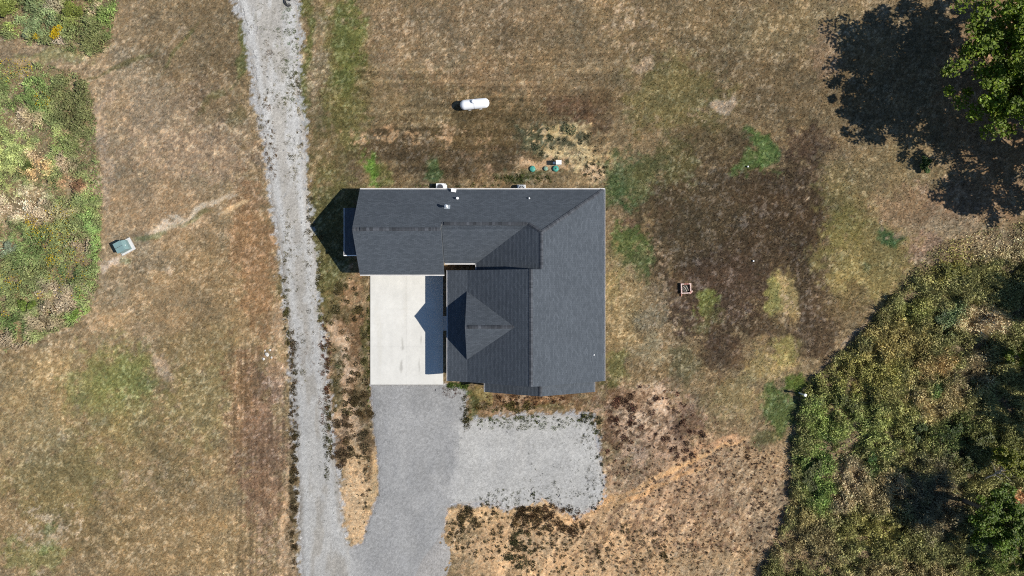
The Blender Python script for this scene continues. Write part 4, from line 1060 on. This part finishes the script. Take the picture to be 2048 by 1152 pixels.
# low weeds on sand, gravel edges and bare patches
ZONES = [ # px, py, rx, ry, clumps, size px, sRGB
 (690, 700, 44, 150, 110, 7, (92,84,56)), (715, 830, 30, 90, 70, 8, (86,74,52)), (680, 880, 20, 60, 40, 7, (98,82,62)), (735, 960, 10, 80, 22, 5, (92,80,56)), (720, 1000, 34, 80, 16, 3, (90,78,52)),
 (640, 560, 8, 90, 40, 5, (96,90,58)), (650, 760, 10, 130, 50, 6, (112,84,66)), (655, 880, 8, 90, 40, 6, (88,84,52)), (588, 900, 8, 250, 150, 6, (86,74,52)), (575, 560, 8, 160, 60, 5, (100,92,58)),
 (1060, 846, 120, 14, 130, 4.5, (102,110,66)), (1180, 860, 24, 40, 60, 4.5, (96,96,62)), (1120, 940, 80, 70, 60, 3, (96,96,72)), (1190, 960, 20, 60, 46, 4, (84,86,60)), (1080, 990, 110, 16, 60, 4, (90,94,58)), (1000, 1000, 50, 12, 24, 4, (86,88,56)),
 (905, 785, 20, 12, 30, 4, (110,78,60)), (930, 830, 10, 40, 30, 5, (92,88,58)),
 (1000, 1060, 110, 60, 200, 4.5, (92,82,56)), (1100, 1040, 80, 30, 90, 7, (104,84,60)), (1150, 1100, 200, 60, 420, 3.5, (94,82,56)), (1050, 1110, 40, 50, 30, 9, (86,84,58)), (930, 1060, 30, 40, 24, 6, (100,86,60)), (1060, 1025, 30, 14, 20, 9, (96,78,56)), (940, 1040, 24, 20, 16, 8, (92,82,56)),
 (1300, 1060, 160, 90, 620, 3.2, (100,82,60)), (1440, 1000, 150, 120, 700, 3.6, (98,76,60)), (1400, 1110, 150, 50, 400, 3.2, (106,88,64)), (1320, 930, 120, 60, 320, 4.2, (98,74,60)), (1300, 830, 90, 60, 160, 7, (96,72,58)), (1250, 850, 30, 60, 60, 9, (92,68,54)), (1370, 880, 40, 40, 70, 8, (92,70,58)), (1480, 920, 80, 40, 190, 4.5, (96,76,62)), (1535, 1040, 40, 90, 260, 4, (104,82,68)),
 (1125, 285, 60, 40, 26, 7, (84,88,66)), (1180, 300, 36, 40, 18, 4, (84,84,64)), (1190, 340, 26, 20, 24, 5, (80,78,54)),
 (540, 50, 46, 50, 60, 2.6, (120,124,104)), (575, 90, 22, 90, 60, 4.5, (128,132,104)), (570, 170, 26, 60, 44, 5, (118,118,90)), (535, 200, 20, 120, 50, 4.5, (130,118,98)), (588, 260, 18, 120, 56, 5, (126,118,90)), (545, 300, 12, 60, 24, 5, (120,104,84)), (585, 430, 20, 130, 34, 3.5, (118,114,86)), (605, 620, 26, 160, 50, 4, (112,104,80)), (560, 150, 34, 60, 40, 3.2, (100,100,84)), (620, 480, 8, 120, 34, 4.5, (108,98,72)),
 (610, 720, 40, 60, 30, 3.5, (120,92,72)), (640, 960, 40, 100, 30, 2.2, (96,98,72)), (800, 940, 120, 120, 16, 1.8, (110,112,96)), (1050, 800, 90, 10, 70, 4, (104,76,56)), (1010, 815, 60, 10, 46, 5, (98,90,54)),
 (1050, 360, 60, 10, 40, 4, (84,88,52)), (900, 372, 120, 3, 16, 3.5, (92,96,56)), (738, 700, 3, 120, 70, 4, (92,92,52)), (918, 772, 26, 5, 40, 4.5, (86,104,48)),
]
pp, cc, hh = [], [], []
for px, py, rx, ry, cnt, sz, rgb in ZONES:
    a = rng.uniform(0, 2*np.pi, cnt); r = np.sqrt(rng.random(cnt))
    cu, cv = px+rx*r*np.cos(a), py+ry*r*np.sin(a)
    s = sz*rng.lognormal(0, .38, cnt)
    on_gravel = any(poly_dist(np.array([px*1.0]), np.array([py*1.0]), p_)[0] > 0 for p_ in (ROAD, PAD, DRIVE))
    brown = rgb[0] > rgb[1]+14 and px > 1180
    if brown: cnt = int(cnt*.42); sz *= .85
    if on_gravel: cnt = int(cnt*1.4)
    a = a[:cnt] if len(a) >= cnt else rng.uniform(0, 2*np.pi, cnt); r = np.sqrt(rng.random(cnt))
    cu, cv = px+rx*r*np.cos(a), py+ry*r*np.sin(a)
    s = sz*rng.lognormal(0, .38, cnt)
    for k in range(cnt):
        nb = int(5+s[k]*s[k]*.9)
        nb = min(nb, 240)
        rr = np.sqrt(rng.random(nb))*s[k]*.55; aa = rng.uniform(0, 2*np.pi, nb)
        # ragged clump: radius varies with direction
        rr *= .6+.7*vnoise(aa*1.2, np.full(nb, k*3.7+px), 5)
        pp.append(np.stack([cu[k]+rr*np.cos(aa), cv[k]+rr*np.sin(aa)], -1))
        tint = alb(rgb)*(1.35 if on_gravel else 2.0 if brown else 1.6)*rng.lognormal(0, .22)*np.array([1+rng.normal(0, .08), 1, 1+rng.normal(0, .08)])
        cc.append(tint*rng.lognormal(0, .25, nb)[:, None]); hh.append(np.full(nb, s[k]))
pp = np.concatenate(pp); cc = np.concatenate(cc); hh = np.concatenate(hh)
ok = ~in_poly(pp[:,0], pp[:,1], [(741,552),(886,552),(886,767),(741,767)]) & ~in_poly(pp[:,0], pp[:,1], HOUSE_OUT)
pp, cc, hh = pp[ok], cc[ok], hh[ok]
x = (pp[:,0]-1024)*CAM_H/FPX; y = (576-pp[:,1])*CAM_H/FPX; n_ = len(x)
pos = np.stack([x, y, np.maximum(ground_z(x, y), .0)], -1)
add_stuff('weeds', [blades(pos, updirs(n_, 1.15), rng.uniform(.06, .15, n_)*(.7+hh/14), rng.uniform(.03, .07, n_), cc)], M_grass, 'low dark weed tufts on sand and gravel edges')

# yellow wildflowers over the west meadow
fl_ = [(112, 62, 9, 160), (107, 70, 8, 120), (118, 55, 6, 90), (70, 72, 6, 60), (20, 140, 26, 60), (45, 135, 20, 50), (85, 200, 18, 60), (70, 455, 20, 60), (100, 520, 12, 46), (125, 520, 50, 90), (60, 440, 12, 40), (110, 470, 40, 80), (140, 555, 50, 60), (80, 590, 8, 16), (20, 560, 24, 40), (120, 430, 30, 40), (10, 628, 8, 10)]
P = []
for px, py, r, cnt in fl_:
    a = rng.uniform(0, 2*np.pi, cnt); q = np.sqrt(rng.random(cnt))*r
    P.append(np.stack([px+q*np.cos(a), py+q*np.sin(a)], -1))
P = np.concatenate(P); x = (P[:,0]-1024)*(CAM_H-.8)/FPX; y = (576-P[:,1])*(CAM_H-.8)/FPX; n_ = len(x)
cc = alb((214, 182, 40))*rng.lognormal(0, .25, n_)[:, None]*np.array([1, 1, 1])
lv = leaves(np.stack([x, y, rng.uniform(.55, .95, n_)], -1), updirs(n_, .4), rng.uniform(.07, .15, n_), cc, .8)
add_stuff('wildflowers', [lv], M_brush, 'small yellow wildflowers in the west meadow')

# ------------------------------------------------------------------ shrubs and trees
def foliage(centres, radii, per, size, rgb, spread=.7, lumvar=.28, yellow=0.0, seed=0, trunk_c=None):
    cs = np.repeat(centres, per, axis=0); rs = np.repeat(radii, per)
    n_ = len(cs)
    d = rng.normal(size=(n_, 3)); d /= np.linalg.norm(d, axis=1)[:, None]
    pos = cs+d*(rs*rng.random(n_)**.45)[:, None]*np.array([1, 1, .6])
    nrm = updirs(n_, spread)
    base = alb(rgb)
    cl = rng.lognormal(0, .16, len(centres)); cl = np.repeat(cl, per)
    c = base*(cl*rng.lognormal(0, lumvar, n_))[:, None]
    yl = rng.random(n_) < yellow; c[yl] = c[yl]*.5+alb((150, 140, 60))*.5
    return leaves(pos, nrm, size*rng.uniform(.6, 1.3, n_), c, .62)
def make_tree(name, x, y, zc, r, rv, tips, per, leaf, rgb, label, cat='tree', lean=(0,0), gap=.0, yellow=.05, group=None, base_z=-.03):
    o = empty(name, (x, y, base_z)); tag(o, label, cat, group)
    # crown: tips spread over uneven lobes
    nl = max(5, int(tips/9))
    lob = rng.normal(size=(nl, 3)); lob /= np.linalg.norm(lob, axis=1)[:, None]
    lob *= (rng.random(nl)**.4)[:, None]
    lob[:, 2] = lob[:, 2]*.8+.12
    lr = rng.uniform(.26, .46, nl)
    tp = np.repeat(lob, tips//nl+1, axis=0)[:tips]; tr_ = np.repeat(lr, tips//nl+1)[:tips]
    d = rng.normal(size=(tips, 3)); d /= np.linalg.norm(d, axis=1)[:, None]
    tp = tp+d*(tr_*rng.random(tips)**.5)[:, None]
    tp = tp*np.array([r, r, rv])*rng.uniform(.85, 1.1, (tips, 1))+np.array([lean[0], lean[1], zc])
    lv = foliage(tp, np.full(tips, r*.10+.14)*rng.uniform(.6, 1.25, tips), per, leaf, rgb, yellow=yellow)
    f = lv[1]
    me = fast_mesh('foliage', lv[0], f, np.clip(lv[2], .003, .6), M_leaf); link('foliage', me, o)
    mb = MB()
    h = zc+rv*.3; tr = max(.03, .026*zc+.012*r)
    mb.tube([(0,0,0), (lean[0]*.3+.05, lean[1]*.3, h*.35), (lean[0]*.7, lean[1]*.7+.08, h*.7), (lean[0], lean[1], h)], [tr*1.25, tr, tr*.7, tr*.3], 9)
    for k in range(nl):
        e = lob[k]*np.array([r, r, rv])+np.array([lean[0], lean[1], zc]); s = h*random.uniform(.3, .65)
        st = Vector((lean[0]*s/h, lean[1]*s/h, s)); en = Vector(e)
        md = (st+en)/2+Vector((random.uniform(-.2,.2), random.uniform(-.2,.2), .12*r))
        mb.tube([st, md, en], [tr*.5, tr*.3, tr*.1], 6)
    mb.build('trunk', M_bark, o)
    return o
TREES = [
 ('broadleaf_tree', 47.7, 20.7, 7.9, 6.6, 4.2, 560, 90, .30, (112,134,30), 'large dark green broadleaf tree casting the big shadow in the upper right corner', .05),
 ('broadleaf_tree', 55.4, 12.6, 8.0, 6.2, 3.6, 380, 70, .30, (108,130,32), 'thin broadleaf tree below the large tree past the right edge', .06),
 ('broadleaf_tree', 59.2, 19.4, 8.0, 5.4, 3.6, 300, 70, .30, (106,128,32), 'leafy tree behind the large tree past the right edge', .05),
 ('broadleaf_tree', 50.6, 26.6, 5.2, 2.8, 2.2, 90, 60, .26, (118,138,30), 'smaller tree above the large tree at the top right corner', .05),
 ('broadleaf_tree', 56.6, -1.8, 6.0, 3.6, 2.6, 140, 60, .28, (106,126,32), 'tree past the right edge shading the pale grass', .05),
 ('broadleaf_tree', 55.6, -11.8, 5.4, 3.7, 2.6, 170, 70, .28, (104,124,32), 'tree past the right edge shading the lower brush', .05),
 ('broadleaf_tree', 49.9, -6.8, 2.8, 1.9, 1.5, 80, 60, .2, (122,136,34), 'small leafy tree at the right edge beside the brush', .1),
 ('broadleaf_tree', 45.6, -21.4, 5.4, 3.4, 2.5, 230, 80, .22, (98,122,32), 'dark green tree casting a black shadow in the lower right brush', .06),
 ('broadleaf_tree', 49.2, -24.6, 4.0, 2.8, 2.0, 150, 70, .22, (112,124,38), 'yellowish green tree in the bottom right corner', .14),
 ('broadleaf_tree', 48.4, -16.6, 3.0, 2.0, 1.4, 100, 60, .2, (128,134,40), 'small yellow green tree above the orange leaf litter on the right edge', .2),
]
for a in TREES:
    make_tree(a[0], a[1], a[2], a[3], a[4], a[5], a[6], a[7], a[8], a[9], a[10], yellow=a[11])
SHRUBS = [
 (1850, 326, 1.0, .55, 40, 60, .17, (70,96,40), 'round dark green shrub at the lower edge of the big tree shadow'),
 (1622, 935, 1.4, .6, 60, 50, .16, (110,116,70), 'bright green shrub at the west edge of the lower brush'),
 (1612, 975, 1.2, .5, 60, 60, .16, (104,112,68), 'lower bright green shrub on the brush edge beside the sand'),
 (1625, 800, 1.3, .5, 60, 60, .16, (124,134,74), 'light green shrub beside the white marker post'),
 (1888, 632, 1.3, .55, 60, 60, .16, (114,132,92), 'grey green shrub in the middle of the olive brush'),
 (1873, 776, .7, .5, 30, 60, .14, (98,120,60), 'small fresh green shrub among tan brush'),
 (1905, 868, 1.7, .7, 80, 60, .18, (76,96,46), 'wide dark green shrub above the black shadow'),
 (1908, 545, 1.3, .5, 60, 60, .14, (132,132,62), 'yellow olive shrub at the top of the brush'),
 (1745, 918, .8, .5, 34, 60, .14, (76,112,48), 'narrow dark green shrub left of the shadowed hollow'),
 (1835, 862, 1.2, .6, 50, 50, .2, (84,98,52), 'dark leafy shrub left of the wide dark green shrub'),
 (1962, 884, 1.4, .8, 60, 50, .22, (98,104,54), 'olive leafy shrub right of the wide dark green shrub'),
 (1935, 932, 1.3, .7, 56, 50, .22, (92,100,50), 'dark olive shrub just above the bare grey dead tree'),
 (2024, 708, 1.5, .8, 60, 50, .22, (104,112,52), 'leafy green shrub on the right edge below the dead grass'),
 (2028, 892, 1.4, .8, 60, 50, .24, (120,124,56), 'yellow green leafy shrub on the right edge by the dead tree'),
 (1690, 800, 1.3, .6, 50, 50, .16, (112,118,62), 'rounded olive shrub right of the white marker post'),
 (1720, 700, 1.1, .55, 44, 50, .14, (120,116,62), 'olive shrub near the upper brush edge'),
 (1800, 700, 1.0, .5, 46, 60, .14, (136,128,70), 'tan olive shrub in the centre of the brush'),
 (52, 612, .85, .5, 40, 60, .18, (124,144,66), 'bright striped green grass clump in the west meadow'),
 (155, 376, 1.1, .42, 30, 40, .13, (160,124,94), 'reddish brown dead shrub at the meadow edge'),
 (112, 64, .6, .5, 26, 60, .13, (208,178,44), 'yellow flowering goldenrod bush in the north west corner'),
 (50, 62, .7, .45, 28, 60, .12, (168,182,140), 'pale silvery weed bush left of the yellow goldenrod'),
 (146, 22, 1.4, .55, 60, 60, .2, (128,138,66), 'tall yellow green grass clump at the top of the north west growth'),
 (18, 10, 1.3, .5, 50, 60, .2, (132,142,68), 'yellow green grass clump in the top left corner'),
 (52, 332, .7, .45, 30, 50, .13, (96,108,54), 'dark olive weed bush inside the light green meadow'),
 (20, 495, .8, .4, 34, 50, .11, (160,172,142), 'whitish flowering weed bush on the left edge of the meadow'),
 (150, 630, .8, .4, 40, 60, .13, (130,158,74), 'light green bush at the south tip of the meadow'),
]
for px, py, r, zc, tips, per, lf, rgb, lab in SHRUBS:
    q = W(px, py, zc)
    make_tree('shrub', q.x, q.y, zc, r*.8, zc*.6, tips, per, lf, rgb, lab, 'shrub', yellow=.06)
# bare dead tree
q = W(1985, 945, 1.5)
dt = empty('dead_tree', (q.x, q.y, -.03)); tag(dt, 'bare grey dead tree leaning in the lower right brush', 'tree')
mb = MB()
mb.tube([(0,-1.2,0), (-.1,-.6,1.0), (.15,.0,1.9), (.5,.5,2.5)], [.09,.07,.05,.02], 8); mb.build('trunk', M_deadwood, dt)
for k in range(12):
    s = random.uniform(.3, 1.0); st = Vector((.2*s, -.7+1.1*s, .9+1.5*s)); a = random.uniform(-1.0, 2.2); L_ = random.uniform(.8, 1.8)
    en = st+Vector((math.cos(a)*L_, math.sin(a)*L_*.8, random.uniform(.1, .6)))
    MB().tube([st, (st+en)/2+Vector((0,.1,.12)), en], [.035,.022,.008], 6).build('branch', M_deadwood, dt)
